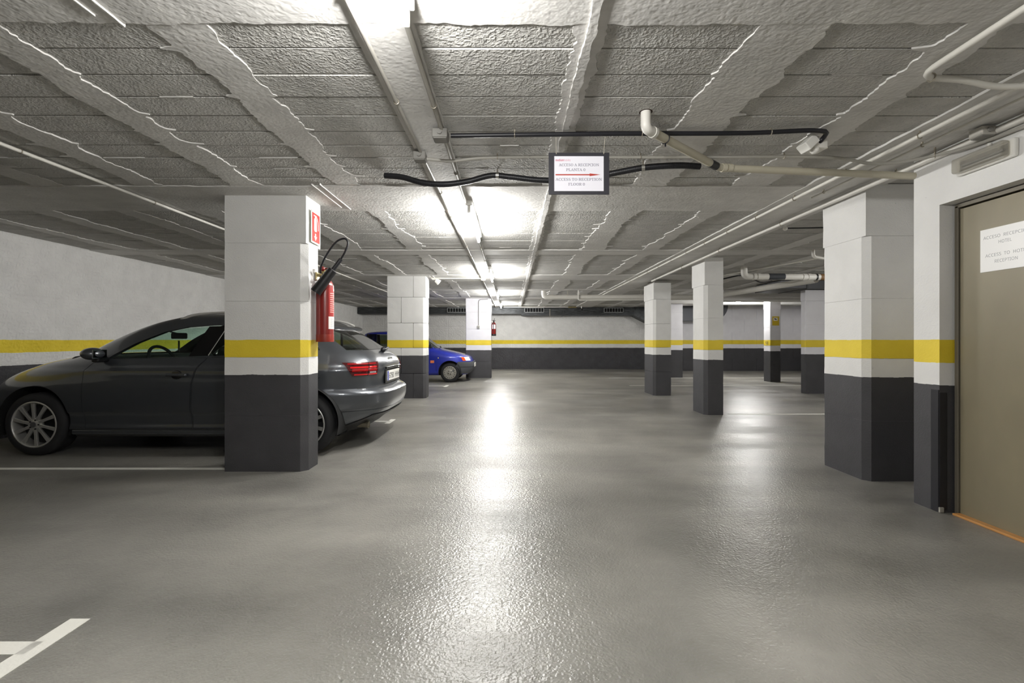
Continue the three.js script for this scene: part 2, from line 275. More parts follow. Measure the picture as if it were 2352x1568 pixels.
function clipX(poly, x, keepLow) { const out = []; for (let i = 0; i < poly.length; i++) { const a = poly[i], b = poly[(i + 1) % poly.length], ia = keepLow ? a[0] <= x : a[0] >= x, ib = keepLow ? b[0] <= x : b[0] >= x; if (ia) out.push(a); if (ia !== ib) { const t = (x - a[0]) / (b[0] - a[0]); out.push([x, lerp(a[1], b[1], t)]); } } return out; }
let colSeed = 1;
function pillar(label, x0, x1, d0, d1, { split = 0, chamfer = 0.05, joint = 0.002, top = CEIL - 0.004, mat = matColumn, amp = 0.004 } = {}) {
  const g = thing('pillar', label, 'pillar', [(x0 + x1) / 2, 0, -(d0 + d1) / 2]), w = x1 - x0, dd = d1 - d0, s = colSeed++;
  const ys = COURSES.map(y => Math.min(y, top)); ys[5] = top;
  for (let r = 0; r < 5; r++) {
    const poly = chamferedRect(-w / 2, w / 2, -dd / 2, dd / 2, r < 4 ? chamfer : 0), a = ys[r] + (r ? joint / 2 : 0), b = ys[r + 1] - joint / 2;
    if (!split) mesh('pillar_block', prismBlock(poly, a, b, s * 7, amp, Math.min(0.004, joint * 0.8)), mat, g);
    else { const xs = -w / 2 + w * (r % 2 ? 0.36 : 0.68); mesh('pillar_block', prismBlock(clipX(poly, xs - joint / 2, true), a, b, s * 7, amp, Math.min(0.004, joint * 0.8)), mat, g); mesh('pillar_block', prismBlock(clipX(poly, xs + joint / 2, false), a, b, s * 7, amp, Math.min(0.004, joint * 0.8)), mat, g); }
  }
  return g;
}
pillar('thick white pillar with charcoal foot holding the long-horned extinguisher beside the grey car', -2.47, -1.77, 3.91, 4.20, { chamfer: [0, 0.05, 0.05, 0], joint: 0.0016 });
pillar('white pillar of large visible blocks standing behind the tail of the grey car', -2.42, -1.675, 8.83, 9.20, { split: 1, chamfer: [0, 0.05, 0.05, 0], joint: 0.006, amp: 0.008 });
pillar('wide lilac white pillar with a switch on its face beside the blue car nose', -1.38, -0.62, 13.60, 13.95, { chamfer: 0.012, mat: matColumnCool, joint: 0.003 });
pillar('thick white pillar with a rough chamfered corner next to the door wall', 2.83, 3.46, 3.64, 4.14, { chamfer: [0.045, 0, 0, 0.02], joint: 0.0014, amp: 0.006 });
pillar('slim white pillar with charcoal foot in front of the thick drain pipe', 2.91, 3.19, 6.87, 7.36, { chamfer: [0.05, 0, 0, 0.05], joint: 0.002 });
const pillarR3 = pillar('rough white pillar with a broken top edge where the white ceiling pipe ends', 2.885, 3.24, 9.27, 9.95, { chamfer: [0.05, 0, 0, 0.05], joint: 0.004, amp: 0.009, top: 2.30 });
mesh('top_mortar', rbox(0.26, 0.085, 0.5, 0.004, 0.02, 2.339, -0.06), matSlab, pillarR3);
pillar('grey white pillar under the dropped duct by the far wall', 4.72, 5.15, 13.73, 14.15, { chamfer: 0, top: 2.22, mat: matColumnCool });
pillar('slim pillar carrying the yellow camera notice among the far bays', 6.98, 7.265, 12.30, 12.62, { chamfer: 0.01, mat: matColumnCool });
pillar('broad lilac white pier under the dark duct behind the near pillar', 6.2, 7.5, 9.62, 9.78, { chamfer: 0.02, top: 2.19, mat: matColumnCool });

// ---------------------------------------------------------------- floor markings
function parkingLine(label, parts, group) { const g = thing('parking_line', label, 'floor marking', [0, 0, 0], group); for (const [n, x0, x1, d0, d1] of parts) { const b = box(x1 - x0, 0.0016, d1 - d0, (x0 + x1) / 2, 0.0008, -(d0 + d1) / 2), p = b.attributes.position, uv = b.attributes.uv; for (let i = 0; i < p.count; i++) uv.setXY(i, p.getX(i), p.getZ(i)); mesh(n, b, matLine, g); } return g; }
parkingLine('wide white bay line ending in a slanted crossbar on the bare floor', [['stripe', -5.8, -1.755, 1.635, 1.705], ['crossbar', -1.79, -1.71, 1.40, 1.845]]);
parkingLine('white bay line running into the pillar beside the grey car', [['stripe', -5.8, -2.475, 3.975, 4.03]]);
parkingLine('white bay line with short crossbar behind the exhaust of the grey car', [['stripe', -5.8, -1.69, 6.305, 6.36], ['crossbar', -1.73, -1.66, 6.17, 6.50]]);
parkingLine('white bay line with short crossbar in front of the blue car wheel', [['stripe', -5.8, -1.62, 11.20, 11.26], ['crossbar', -1.66, -1.58, 11.03, 11.42]]);
for (const [d, x, w] of [[6.93, 3.32, 'white bay line running from the slim pillar towards the far bays'], [11.3, 2.93, 'faint white bay line past the rough pillar'], [13.6, 2.9, 'faint white bay line under the far dropped duct']]) parkingLine(w, [['stripe', x, 10.5, d, d + 0.055]]);

// ---------------------------------------------------------------- cars
// A body is a stack of horizontal outlines: nose xf(y), tail xr(y), half width w(y), with rounded plan corners (superellipse powers nf, nr).
function spline(pts) {                                            // monotone cubic through [y, value]
  const n = pts.length, xs = pts.map(p => p[0]), ys = pts.map(p => p[1]), m = new Array(n).fill(0), dl = [];
  for (let i = 0; i < n - 1; i++) dl.push((ys[i + 1] - ys[i]) / (xs[i + 1] - xs[i]));
  m[0] = dl[0]; m[n - 1] = dl[n - 2]; for (let i = 1; i < n - 1; i++) m[i] = dl[i - 1] * dl[i] <= 0 ? 0 : 2 * dl[i - 1] * dl[i] / (dl[i - 1] + dl[i]);
  return x => { if (x <= xs[0]) return ys[0]; if (x >= xs[n - 1]) return ys[n - 1]; let i = 0; while (x > xs[i + 1]) i++; const h = xs[i + 1] - xs[i], t = (x - xs[i]) / h, t2 = t * t, t3 = t2 * t; return (2 * t3 - 3 * t2 + 1) * ys[i] + (t3 - 2 * t2 + t) * h * m[i] + (-2 * t3 + 3 * t2) * ys[i + 1] + (t3 - t2) * h * m[i + 1]; };
}
function shell(S, inset = 0) {
  const at = y => { const f = S.xf(y) + inset, r = S.xr(y) - inset, c = S.mid; return { f: Math.min(f, c - 0.01), r: Math.max(r, c + 0.01), w: Math.max(0.01, S.w(y) - inset), c, nf: S.nf(y), nr: S.nr(y) }; };
  return {
    at,
    point(t, y, out = 0) { // t: 0 tail centre, 0.25 near side, 0.5 nose centre, 0.75 far side
      const o = at(y), a = t * 2 * Math.PI, c = Math.cos(a), s = Math.sin(a), n = c >= 0 ? o.nr : o.nf, e = 2 / n;
      const L = (c >= 0 ? o.r - o.c : o.c - o.f), x = o.c + Math.sign(c) * L * Math.pow(Math.abs(c), e), z = Math.sign(s) * o.w * Math.pow(Math.abs(s), e);
      if (!out) return new THREE.Vector3(x, y, z);
      const gx = Math.sign(c) * Math.pow(Math.abs(c), 2 - e) / L, gz = Math.sign(s) * Math.pow(Math.abs(s), 2 - e) / o.w, g = Math.hypot(gx, gz) || 1;
      return new THREE.Vector3(x + gx / g * out, y, z + gz / g * out);
    },
    zAt(x, y) { const o = at(y), L = x > o.c ? o.r - o.c : o.c - o.f, n = x > o.c ? o.nr : o.nf, q = Math.min(1, Math.abs(x - o.c) / L); return o.w * Math.pow(Math.max(0, 1 - Math.pow(q, n)), 1 / n); },
    xAt(z, y, tail) { const o = at(y), n = tail ? o.nr : o.nf, q = Math.min(1, Math.abs(z) / o.w), k = Math.pow(Math.max(0, 1 - Math.pow(q, n)), 1 / n); return tail ? o.c + (o.r - o.c) * k : o.c - (o.c - o.f) * k; },
  };
}
function solid(sh, y0, y1, ny = 60, nt = 144) {
  const pos = [], idx = [];
  for (let j = 0; j <= ny; j++) { const y = lerp(y0, y1, j / ny); for (let i = 0; i < nt; i++) { const p = sh.point(i / nt, y); pos.push(p.x, p.y, p.z); } }
  for (let j = 0; j < ny; j++) for (let i = 0; i < nt; i++) { const a = j * nt + i, b = j * nt + (i + 1) % nt, c = a + nt, d = b + nt; idx.push(a, c, b, b, c, d); }
  for (const [j, up] of [[0, 0], [ny, 1]]) { const o = pos.length / 3, y = lerp(y0, y1, j / ny), q = sh.at(y); pos.push(q.c, y, 0); for (let i = 0; i < nt; i++) { const a = j * nt + i, b = j * nt + (i + 1) % nt; up ? idx.push(o, b, a) : idx.push(o, a, b); } }
  const g = new THREE.BufferGeometry(); g.setAttribute('position', new THREE.Float32BufferAttribute(pos, 3)); g.setAttribute('uv', new THREE.Float32BufferAttribute(new Float32Array(pos.length / 3 * 2), 2)); g.setIndex(idx); g.computeVertexNormals(); return g;
}
function patch(sh, y0, y1, t0, t1, out, { nu = 24, nv = 10, thick = 0.004 } = {}) { // a thin plate that follows the body between two heights and two places round it
  const f = v => typeof v === 'function' ? v : () => v, T0 = f(t0), T1 = f(t1), pos = [], idx = [], N = (nu + 1) * (nv + 1);
  for (const o of [out, out - thick]) for (let j = 0; j <= nv; j++) for (let i = 0; i <= nu; i++) { const y = lerp(y0, y1, j / nv), p = sh.point(lerp(T0(j / nv), T1(j / nv), i / nu), y, o); pos.push(p.x, p.y, p.z); }
  const q = (a, b, c, d) => idx.push(a, c, b, b, c, d);
  for (let j = 0; j < nv; j++) for (let i = 0; i < nu; i++) { const a = j * (nu + 1) + i; q(a, a + 1, a + nu + 1, a + nu + 2); q(N + a + 1, N + a, N + a + nu + 2, N + a + nu + 1); }
  for (let i = 0; i < nu; i++) { const b = nv * (nu + 1) + i; q(N + i, N + i + 1, i, i + 1); q(b, b + 1, N + b, N + b + 1); }
  for (let j = 0; j < nv; j++) { const a = j * (nu + 1), b = a + nu; q(N + a, a, N + a + nu + 1, a + nu + 1); q(b, N + b, b + nu + 1, N + b + nu + 1); }
  const g = new THREE.BufferGeometry(); g.setAttribute('position', new THREE.Float32BufferAttribute(pos, 3)); g.setAttribute('uv', new THREE.Float32BufferAttribute(new Float32Array(N * 4), 2)); g.setIndex(idx); return toCreasedNormals(g, 0.6);
}
function densify(poly, step) { const o = []; poly.forEach((a, i) => { const b = poly[(i + 1) % poly.length], n = Math.max(1, Math.ceil(Math.hypot(b[0] - a[0], b[1] - a[1]) / step)); for (let k = 0; k < n; k++) o.push([lerp(a[0], b[0], k / n), lerp(a[1], b[1], k / n)]); }); return o; }
function grow(poly, e) { const cx = poly.reduce((s, p) => s + p[0], 0) / poly.length, cy = poly.reduce((s, p) => s + p[1], 0) / poly.length; return poly.map(([x, y]) => { const l = Math.hypot(x - cx, y - cy); return [x + (x - cx) / l * e, y + (y - cy) / l * e]; }); }
function prism(poly, z0, z1) { const g = new THREE.ExtrudeGeometry(new THREE.Shape(poly.map(p => new THREE.Vector2(...p))), { depth: z1 - z0, bevelEnabled: false }); g.translate(0, 0, z0); return g; }
function sidePane(sh, poly, side, inset) { const g = new THREE.ShapeGeometry(new THREE.Shape(densify(poly, 0.05).map(p => new THREE.Vector2(...p)))), p = g.attributes.position; for (let i = 0; i < p.count; i++) p.setZ(i, side * (sh.zAt(p.getX(i), p.getY(i)) - inset)); g.computeVertexNormals(); return g; }
function endPane(sh, z0b, z0t, y0, y1, tail, inset) { const nu = 20, nv = 8, pos = [], idx = []; for (let j = 0; j <= nv; j++) { const y = lerp(y0, y1, j / nv), h = lerp(z0b, z0t, j / nv); for (let i = 0; i <= nu; i++) { const z = lerp(-h, h, i / nu); pos.push(sh.xAt(z, y, tail) + (tail ? -inset : inset), y, z); } } for (let j = 0; j < nv; j++) for (let i = 0; i < nu; i++) { const a = j * (nu + 1) + i; idx.push(a, a + nu + 1, a + 1, a + 1, a + nu + 1, a + nu + 2); } const g = new THREE.BufferGeometry(); g.setAttribute('position', new THREE.Float32BufferAttribute(pos, 3)); g.setAttribute('uv', new THREE.Float32BufferAttribute(new Float32Array(pos.length / 3 * 2), 2)); g.setIndex(idx); g.computeVertexNormals(); return g; }
const evaluator = new Evaluator(); evaluator.useGroups = false; evaluator.attributes = ['position', 'normal', 'uv'];
function csg(a, b, op) { const A = new Brush(a), B = new Brush(b); A.updateMatrixWorld(); B.updateMatrixWorld(); const r = evaluator.evaluate(A, B, op); return r.geometry; }
const glassCar = phys({ color: 0xd7ece2, roughness: 0.03, transmission: 1, thickness: 0, ior: 1.5, side: THREE.DoubleSide });
const glassTinted = phys({ color: 0x9aa39c, roughness: 0.03, transmission: 1, thickness: 0, ior: 1.5, side: THREE.DoubleSide });
const tyreRubber = std({ color: 0x17171a, roughness: 0.75 }), alloy = std({ color: 0xc4c3c0, roughness: 0.38, metalness: 0.75 }), steelRim = std({ color: 0x9b9890, roughness: 0.45, metalness: 0.4 });
const trimBlack = phys({ color: 0x0b0b0d, roughness: 0.2, clearcoat: 0.5 }), interiorDark = std({ color: 0x1d1e20, roughness: 0.8 }), archBlack = std({ color: 0x0a0a0b, roughness: 0.9, side: THREE.DoubleSide });
function lathe(pts, seg = 64) { const g = new THREE.LatheGeometry(pts.map(p => new THREE.Vector2(...p)), seg); g.rotateX(Math.PI / 2); return g; } // axis along z, second value runs towards +z
function wheel(parent, x, y, z, side, R, rimR, style) {
  const g = new THREE.Group(); g.name = 'wheel'; g.position.set(x, y, z); if (side < 0) g.rotation.y = Math.PI; parent.add(g);
  const W = style === 'alloy' ? 0.2 : 0.15, t = rimR;                  // outer face at local z = 0
  mesh('tyre', lathe([[t - 0.01, -W], [t + 0.01, -W], [R - 0.03, -W + 0.005], [R - 0.006, -W + 0.025], [R, -W + 0.045], [R, -0.045], [R - 0.006, -0.022], [R - 0.03, -0.004], [t + 0.025, 0.004], [t + 0.006, -0.002], [t - 0.004, -0.012], [t - 0.01, -W]]), tyreRubber, g);
  mesh('rim', lathe([[t + 0.004, -0.004], [t - 0.004, 0.002], [t - 0.012, -0.002], [t - 0.018, -0.03], [t - 0.03, -0.10], [t - 0.032, -W + 0.01], [t - 0.002, -W + 0.006], [t + 0.004, -0.004]]), style === 'alloy' ? alloy : steelRim, g);
  const back = cyl(t - 0.02, t - 0.02, 0.01, 40); back.rotateX(Math.PI / 2); back.translate(0, 0, -0.1); mesh('brake_disc', back, std({ color: 0x232325, roughness: 0.6, metalness: 0.4 }), g);
  const inner = cyl(t + 0.004, t + 0.004, 0.006, 40); inner.rotateX(Math.PI / 2); inner.translate(0, 0, -W - 0.003); mesh('hub_carrier', inner, archBlack, g);
  if (style === 'alloy') {
    const hub = lathe([[0, 0.0], [0.026, 0.0], [0.03, -0.006], [0.06, -0.010], [0.068, -0.03], [0.05, -0.06], [0, -0.06]], 40); mesh('hub', hub, alloy, g);
    const cap = cyl(0.027, 0.027, 0.006, 28); cap.rotateX(Math.PI / 2); cap.translate(0, 0, 0.002); mesh('hub_cap', cap, std({ color: 0x6c6c6e, roughness: 0.35, metalness: 0.6 }), g);
    for (let k = 0; k < 10; k++) {
      const sh = new THREE.Shape([[-0.013, 0.05], [0.013, 0.05], [0.010, 0.11], [0.019, t - 0.014], [-0.012, t - 0.014], [-0.011, 0.11]].map(p => new THREE.Vector2(...p)));
      const sg = new THREE.ExtrudeGeometry(sh, { depth: 0.012, bevelEnabled: true, bevelSize: 0.003, bevelThickness: 0.004, bevelSegments: 2 }); sg.translate(0, 0, -0.024); sg.rotateZ(k * Math.PI / 5 + 0.1); mesh('spoke', sg, alloy, g);
    }
    for (let k = 0; k < 5; k++) { const b = cyl(0.008, 0.008, 0.01, 10); b.rotateX(Math.PI / 2); const a = k * Math.PI * 0.4; b.translate(Math.cos(a) * 0.045, Math.sin(a) * 0.045, -0.008); mesh('wheel_bolt', b, interiorDark, g); }
  } else {
    mesh('cover', lathe([[0, 0.006], [0.05, 0.006], [0.07, 0.0], [0.10, -0.008], [t - 0.02, 0.004], [t - 0.008, -0.006], [t - 0.03, -0.03], [0, -0.03]], 48), steelRim, g);
    for (let k = 0; k < 16; k++) { const b = cyl(0.0105, 0.0105, 0.006, 10); b.rotateX(Math.PI / 2); const a = k * Math.PI / 8; b.translate(Math.cos(a) * (t - 0.032), Math.sin(a) * (t - 0.032), 0.0025); mesh('cover_hole', b, archBlack, g); }
    for (let k = 0; k < 4; k++) { const b = cyl(0.014, 0.014, 0.012, 10); b.rotateX(Math.PI / 2); const a = k * Math.PI / 2 + 0.5; b.translate(Math.cos(a) * 0.045, Math.sin(a) * 0.045, 0.004); mesh('wheel_bolt', b, archBlack, g); }
  }
  return g;
}
function seat(parent, x, z, w, h) { const g = new THREE.Group(); g.name = 'seat'; parent.add(g); mesh('cushion', rbox(0.5, 0.14, w, 0.05, x, 0.5, z, 3), interiorDark, g); const b = rbox(0.13, h, w, 0.05, 0, h / 2, 0, 3); b.rotateZ(-0.28); b.translate(x + 0.22, 0.52, z); mesh('backrest', b, interiorDark, g); if (w < 0.7) { const r = rbox(0.09, 0.17, 0.26, 0.04, 0, 0, 0, 3); r.rotateZ(-0.2); r.translate(x + 0.22 + h * 0.29, 0.56 + h, z); mesh('headrest', r, interiorDark, g); } }

// the grey hatchback: nose towards the stuccoed side wall, tail at the lane. Local x = world x - XC, local z towards the camera
{
  const XC = -3.35, DC = 5.30, car = thing('hatchback_car', 'dark grey metallic five-door hatchback with silver roof rails parked beside the pillar', 'car', [XC, 0, -DC]);
  const S = { mid: 0,
    xf: spline([[0.18, -5.30], [0.3, -5.48], [0.48, -5.56], [0.62, -5.54], [0.70, -5.46], [0.77, -5.32], [0.84, -5.12], [0.90, -4.92], [0.945, -4.70], [0.985, -4.52], [1.04, -4.40], [1.12, -4.24], [1.2, -4.06], [1.27, -3.88], [1.33, -3.68], [1.37, -3.48], [1.40, -3.25], [1.415, -3.05], [1.422, -2.95]].map(([y, x]) => [y, x - XC])),
    xr: spline([[0.18, -1.62], [0.26, -1.52], [0.34, -1.385], [0.42, -1.33], [0.50, -1.305], [0.575, -1.305], [0.61, -1.34], [0.64, -1.40], [0.70, -1.405], [0.80, -1.39], [0.86, -1.395], [0.93, -1.43], [0.985, -1.49], [1.04, -1.58], [1.12, -1.70], [1.2, -1.825], [1.27, -1.95], [1.33, -2.06], [1.37, -2.18], [1.40, -2.4], [1.415, -2.65], [1.422, -2.8]].map(([y, x]) => [y, x - XC])),
    w: spline([[0.18, 0.80], [0.235, 0.855], [0.27, 0.895], [0.33, 0.886], [0.405, 0.888], [0.435, 0.905], [0.52, 0.908], [0.66, 0.906], [0.76, 0.901], [0.835, 0.897], [0.85, 0.884], [0.89, 0.874], [0.93, 0.852], [0.97, 0.832], [1.06, 0.79], [1.2, 0.715], [1.28, 0.668], [1.33, 0.63], [1.37, 0.58], [1.40, 0.48], [1.415, 0.36], [1.422, 0.22]]),
    nf: spline([[0.2, 3.6], [0.7, 3.2], [0.9, 3.4], [1.0, 3.6], [1.3, 4.2], [1.42, 3]]), nr: spline([[0.2, 3.8], [0.6, 4.0], [0.95, 4.4], [1.3, 4.6], [1.42, 3]]) };
  const sh = shell(S), inS = { ...S, xf: y => Math.max(S.xf(y) + 0.10, -4.42 - XC + (y > 0.95 ? (y - 0.95) * 0.0 : 0)), xr: y => Math.min(S.xr(y) - 0.06, -1.78 - XC), w: y => S.w(y) - 0.055 };
  const inner = shell(inS), L = p => p.map(([x, y]) => [x - XC, y]);
  const paint = phys({ color: 0x484b50, roughness: 0.36, metalness: 0.6, clearcoat: 1, clearcoatRoughness: 0.04 });
  const AX = [-4.66 - XC, -2.05 - XC], WR = 0.307;
  let body = solid(sh, 0.18, 1.4215, 84, 168);
  body = csg(body, solid(inner, 0.42, 1.385, 40, 96), SUBTRACTION);
  for (const ax of AX) { const c = cyl(0.362, 0.362, 2.4, 56); c.rotateX(Math.PI / 2); c.translate(ax, WR + 0.015, 0); const mid = box(1, 1, 1.16, ax, WR, 0); body = csg(body, csg(c, mid, SUBTRACTION), SUBTRACTION); }
  const dlo = L([[-3.99, 0.945], [-3.2, 0.968], [-2.3, 0.995], [-1.93, 1.03], [-1.96, 1.07], [-2.14, 1.19], [-2.3, 1.245], [-2.7, 1.282], [-3.05, 1.282], [-3.3, 1.262], [-3.5, 1.215], [-3.75, 1.10], [-3.93, 0.99]]);
  body = csg(body, prism(dlo, -1.2, 1.2), SUBTRACTION);
  { // windscreen and rear window openings
    const cut = (b0, t0, y0, y1, x0, x1) => { const g = new THREE.ExtrudeGeometry(new THREE.Shape([[-b0, y0], [b0, y0], [t0, y1], [-t0, y1]].map(p => new THREE.Vector2(...p))), { depth: x1 - x0, bevelEnabled: false }); g.rotateY(Math.PI / 2); g.translate(x0, 0, 0); return g; };
    body = csg(body, cut(0.62, 0.50, 0.985, 1.325, -5 - XC, -3.6 - XC), SUBTRACTION);
    body = csg(body, cut(0.62, 0.53, 1.025, 1.285, -2.12 - XC, -1 - XC), SUBTRACTION);
  }
  // the two near-side doors, cut out with an open gap round them
  const front = L([[-4.14, 0.275], [-3.10, 0.275], [-3.115, 0.46], [-3.11, 0.70], [-3.07, 0.86], [-2.995, 0.955], [-3.2, 0.962], [-4.0, 0.938], [-4.1, 0.905], [-4.16, 0.84], [-4.17, 0.6]]);
  const rear = L([[-3.085, 0.275], [-2.52, 0.275], [-2.42, 0.42], [-2.33, 0.56], [-2.2, 0.68], [-2.02, 0.76], [-1.98, 0.86], [-2.02, 1.0], [-2.3, 0.99], [-2.98, 0.957], [-3.055, 0.86], [-3.095, 0.70], [-3.10, 0.46]]);
  const doors = [front, rear].map(p => csg(body, prism(p, 0.78, 1.2), INTERSECTION));
  for (const p of [front, rear]) body = csg(body, prism(grow(p, 0.005), 0.78, 1.2), SUBTRACTION);
  mesh('body', toCreasedNormals(body, 0.45), paint, car);
  doors.forEach((d, i) => {
    const m = mesh('door', toCreasedNormals(d, 0.45), paint, car), hx = (i ? -2.27 : -3.235) - XC, hz = sh.zAt(hx, 0.80);
    mesh('door_handle', rbox(0.2, 0.028, 0.03, 0.012, hx, 0.795, hz + 0.022, 3), paint, m);
    const cup = new THREE.SphereGeometry(1, 20, 12); cup.scale(0.055, 0.045, 0.006); cup.translate(hx - 0.01, 0.795, hz + 0.001); mesh('handle_recess', cup, trimBlack, m);
  });
  // window glass and black pillars
  const inset = 0.012;
  const F = L([[-3.96, 0.952], [-3.19, 0.972], [-3.085, 1.262], [-3.3, 1.247], [-3.5, 1.2], [-3.74, 1.09]]), B = L([[-3.18, 0.97], [-2.995, 0.978], [-2.895, 1.274], [-3.08, 1.27]]);
  const Q = L([[-2.99, 0.98], [-2.3, 0.998], [-2.24, 1.245], [-2.7, 1.274], [-2.89, 1.274]]), Cq = L([[-2.26, 1.003], [-1.96, 1.033], [-2.15, 1.18], [-2.22, 1.225]]), Cp = L([[-2.3, 0.998], [-2.26, 1.002], [-2.215, 1.225], [-2.24, 1.243]]);
  for (const s of [1, -1]) {
    mesh('side_window', sidePane(sh, F, s, inset), glassCar, car); mesh('side_window', sidePane(sh, Q, s, inset), glassCar, car); mesh('side_window', sidePane(sh, Cq, s, inset), glassTinted, car);
    const bp = sidePane(sh, B, s, inset - 0.004); mesh('door_pillar', bp, new THREE.MeshPhysicalMaterial({ color: 0x0b0b0d, roughness: 0.2, side: THREE.DoubleSide }), car);
    mesh('door_pillar', sidePane(sh, Cp, s, inset - 0.004), archBlack, car);
    mesh('pillar_strip', tubeOf(new THREE.LineCurve3(new THREE.Vector3(-2.99 - XC, 0.98, s * (sh.zAt(-2.99 - XC, 0.98) - 0.006)), new THREE.Vector3(-2.895 - XC, 1.272, s * (sh.zAt(-2.895 - XC, 1.272) - 0.006))), 0.005, 4, 8), chrome, car);
  }
  mesh('windscreen', endPane(sh, 0.615, 0.495, 0.988, 1.322, false, 0.012), glassCar, car);
  mesh('rear_window', endPane(sh, 0.615, 0.525, 1.028, 1.283, true, 0.012), glassTinted, car);
  // roof rails, spoiler, wiper, mirror
  for (const s of [1, -1]) { const pts = [[-3.44, 1.33], [-3.3, 1.385], [-2.9, 1.415], [-2.5, 1.408], [-2.15, 1.355], [-2.04, 1.31]].map(([x, y]) => new THREE.Vector3(x - XC, y, s * 0.60)); mesh('roof_rail', tubeOf(new THREE.CatmullRomCurve3(pts), 0.014, 40, 10), std({ color: 0xc2c0bb, roughness: 0.4, metalness: 0.2 }), car); }
  { const g = new THREE.ExtrudeGeometry(new THREE.Shape([[-0.30, 0.02], [-0.02, -0.012], [0.03, -0.032], [0.028, -0.048], [0.0, -0.05], [-0.10, -0.04], [-0.28, -0.02]].map(p => new THREE.Vector2(...p))), { depth: 1.14, bevelEnabled: true, bevelSize: 0.008, bevelThickness: 0.02, bevelSegments: 3 }); g.translate(-1.97 - XC, 1.306, -0.57); mesh('spoiler', toCreasedNormals(g, 0.5), paint, car); }
  { const a = new THREE.Vector3(-1.5 - XC, 1.02, 0.0); const knob = new THREE.SphereGeometry(0.03, 16, 12); knob.translate(a.x, a.y, a.z); mesh('rear_wiper', merge([knob, straightTube(a, new THREE.Vector3(-1.56 - XC, 1.04, -0.45), 0.009)]), plasticBlack, car); }
  { const m = new THREE.SphereGeometry(1, 24, 16); m.scale(0.085, 0.06, 0.10); m.translate(-3.99 - XC, 1.0, 0.97); const b = rbox(0.07, 0.05, 0.14, 0.02, -3.98 - XC, 0.942, 0.90, 3); const h = mesh('door_mirror', m, paint, car); mesh('mirror_foot', b, trimBlack, h); const gl = rbox(0.012, 0.085, 0.15, 0.005, -3.925 - XC, 0.998, 0.97); mesh('mirror_glass', gl, std({ color: 0x8f9599, roughness: 0.05, metalness: 1 }), h); }
  // tail lamps wrap round the corners
  const redLens = phys({ color: 0x8a0c12, roughness: 0.12, clearcoat: 1, clearcoatRoughness: 0.03 }), redBar = phys({ color: 0xc4161a, roughness: 0.15, clearcoat: 1 }), smoke = phys({ color: 0x43070b, roughness: 0.1, clearcoat: 1 });
  for (const s of [1, -1]) {
    const T = t => s > 0 ? t : 1 - t, pp = (y0, y1, a0, a1, o, opt) => { const f = v => typeof v === 'function' ? v : () => v, A = f(a0), B = f(a1); return s > 0 ? patch(sh, y0, y1, A, B, o, opt) : patch(sh, y0, y1, v => 1 - B(v), v => 1 - A(v), o, opt); };
    const lamp = new THREE.Group(); lamp.name = 'tail_lamp'; car.add(lamp);
    const a0 = v => 0.038 + 0.008 * (1 - v), a1 = v => lerp(0.107, 0.126, v);
    mesh('lens', pp(0.765, 0.905, a0, a1, 0.006, { thick: 0.012, nu: 40 }), smoke, lamp);
    for (const [y0, y1, c] of [[0.882, 0.897, redLens], [0.846, 0.862, redBar], [0.812, 0.84, redLens], [0.774, 0.786, redBar]]) mesh('light_bar', pp(y0, y1, v => 0.047, v => lerp(0.103, 0.12, (y0 - 0.765) / 0.14), 0.009, { thick: 0.004, nu: 36, nv: 3 }), c, lamp);
    mesh('reversing_lens', pp(0.79, 0.808, 0.05, 0.068, 0.009, { nu: 10, nv: 3 }), std({ color: 0x8c7f80, roughness: 0.2 }), lamp); mesh('lens_split', pp(0.766, 0.904, v => 0.072 - 0.004 * v, v => 0.0735 - 0.004 * v, 0.0105, { nu: 2, nv: 6 }), trimBlack, lamp);
  }
  // seams of the tailgate and bumper, lower black diffuser, exhaust, plate, emblem
  const seam = std({ color: 0x08080a, roughness: 0.7 });
  mesh('tailgate_seam', patch(sh, 0.632, 0.641, -0.095, 0.095, 0.0022, { nu: 40, nv: 2, thick: 0.006 }), seam, car);
  mesh('bumper_seam', patch(sh, 0.70, 0.765, v => lerp(0.170, 0.158, v), v => lerp(0.1715, 0.1595, v), 0.002, { nu: 2, nv: 6, thick: 0.005 }), seam, car);
  mesh('rear_diffuser', patch(sh, 0.185, 0.355, v => -0.125 + 0.06 * v, v => 0.125 - 0.06 * v, 0.01, { nu: 40, nv: 8, thick: 0.02 }), plasticBlack, car);
  mesh('bumper_crease', patch(sh, 0.40, 0.412, -0.13, 0.13, 0.006, { nu: 50, nv: 3, thick: 0.01 }), paint, car);
  { const e = new THREE.TorusGeometry(0.032, 0.006, 10, 24); e.rotateY(Math.PI / 2); e.translate(-1.52 - XC, 0.235, 0.48); mesh('exhaust_pipe', merge([straightTube(new THREE.Vector3(-1.75 - XC, 0.245, 0.48), new THREE.Vector3(-1.52 - XC, 0.235, 0.48), 0.032), e]), std({ color: 0x77705f, roughness: 0.4, metalness: 0.7 }), car); }
  { const cv = document.createElement('canvas'); cv.width = 512; cv.height = 112; const c = cv.getContext('2d'); c.fillStyle = '#eceae4'; c.fillRect(0, 0, 512, 112); c.fillStyle = '#22369a'; c.fillRect(0, 0, 46, 112); c.fillStyle = '#141414'; c.font = 'bold 92px sans-serif'; c.textBaseline = 'middle'; c.fillText('6750', 60, 60); c.fillText('HHH', 312, 60);
    const t = new THREE.CanvasTexture(cv); t.colorSpace = THREE.SRGBColorSpace; const p = rbox(0.006, 0.11, 0.52, 0.002, -1.382 - XC, 0.735, 0); const pl = mesh('number_plate', p, plasticWhite, car); const f = new THREE.PlaneGeometry(0.515, 0.105); f.rotateY(Math.PI / 2); f.translate(-1.3785 - XC, 0.735, 0); mesh('plate_print', f, std({ map: t, roughness: 0.4 }), pl);
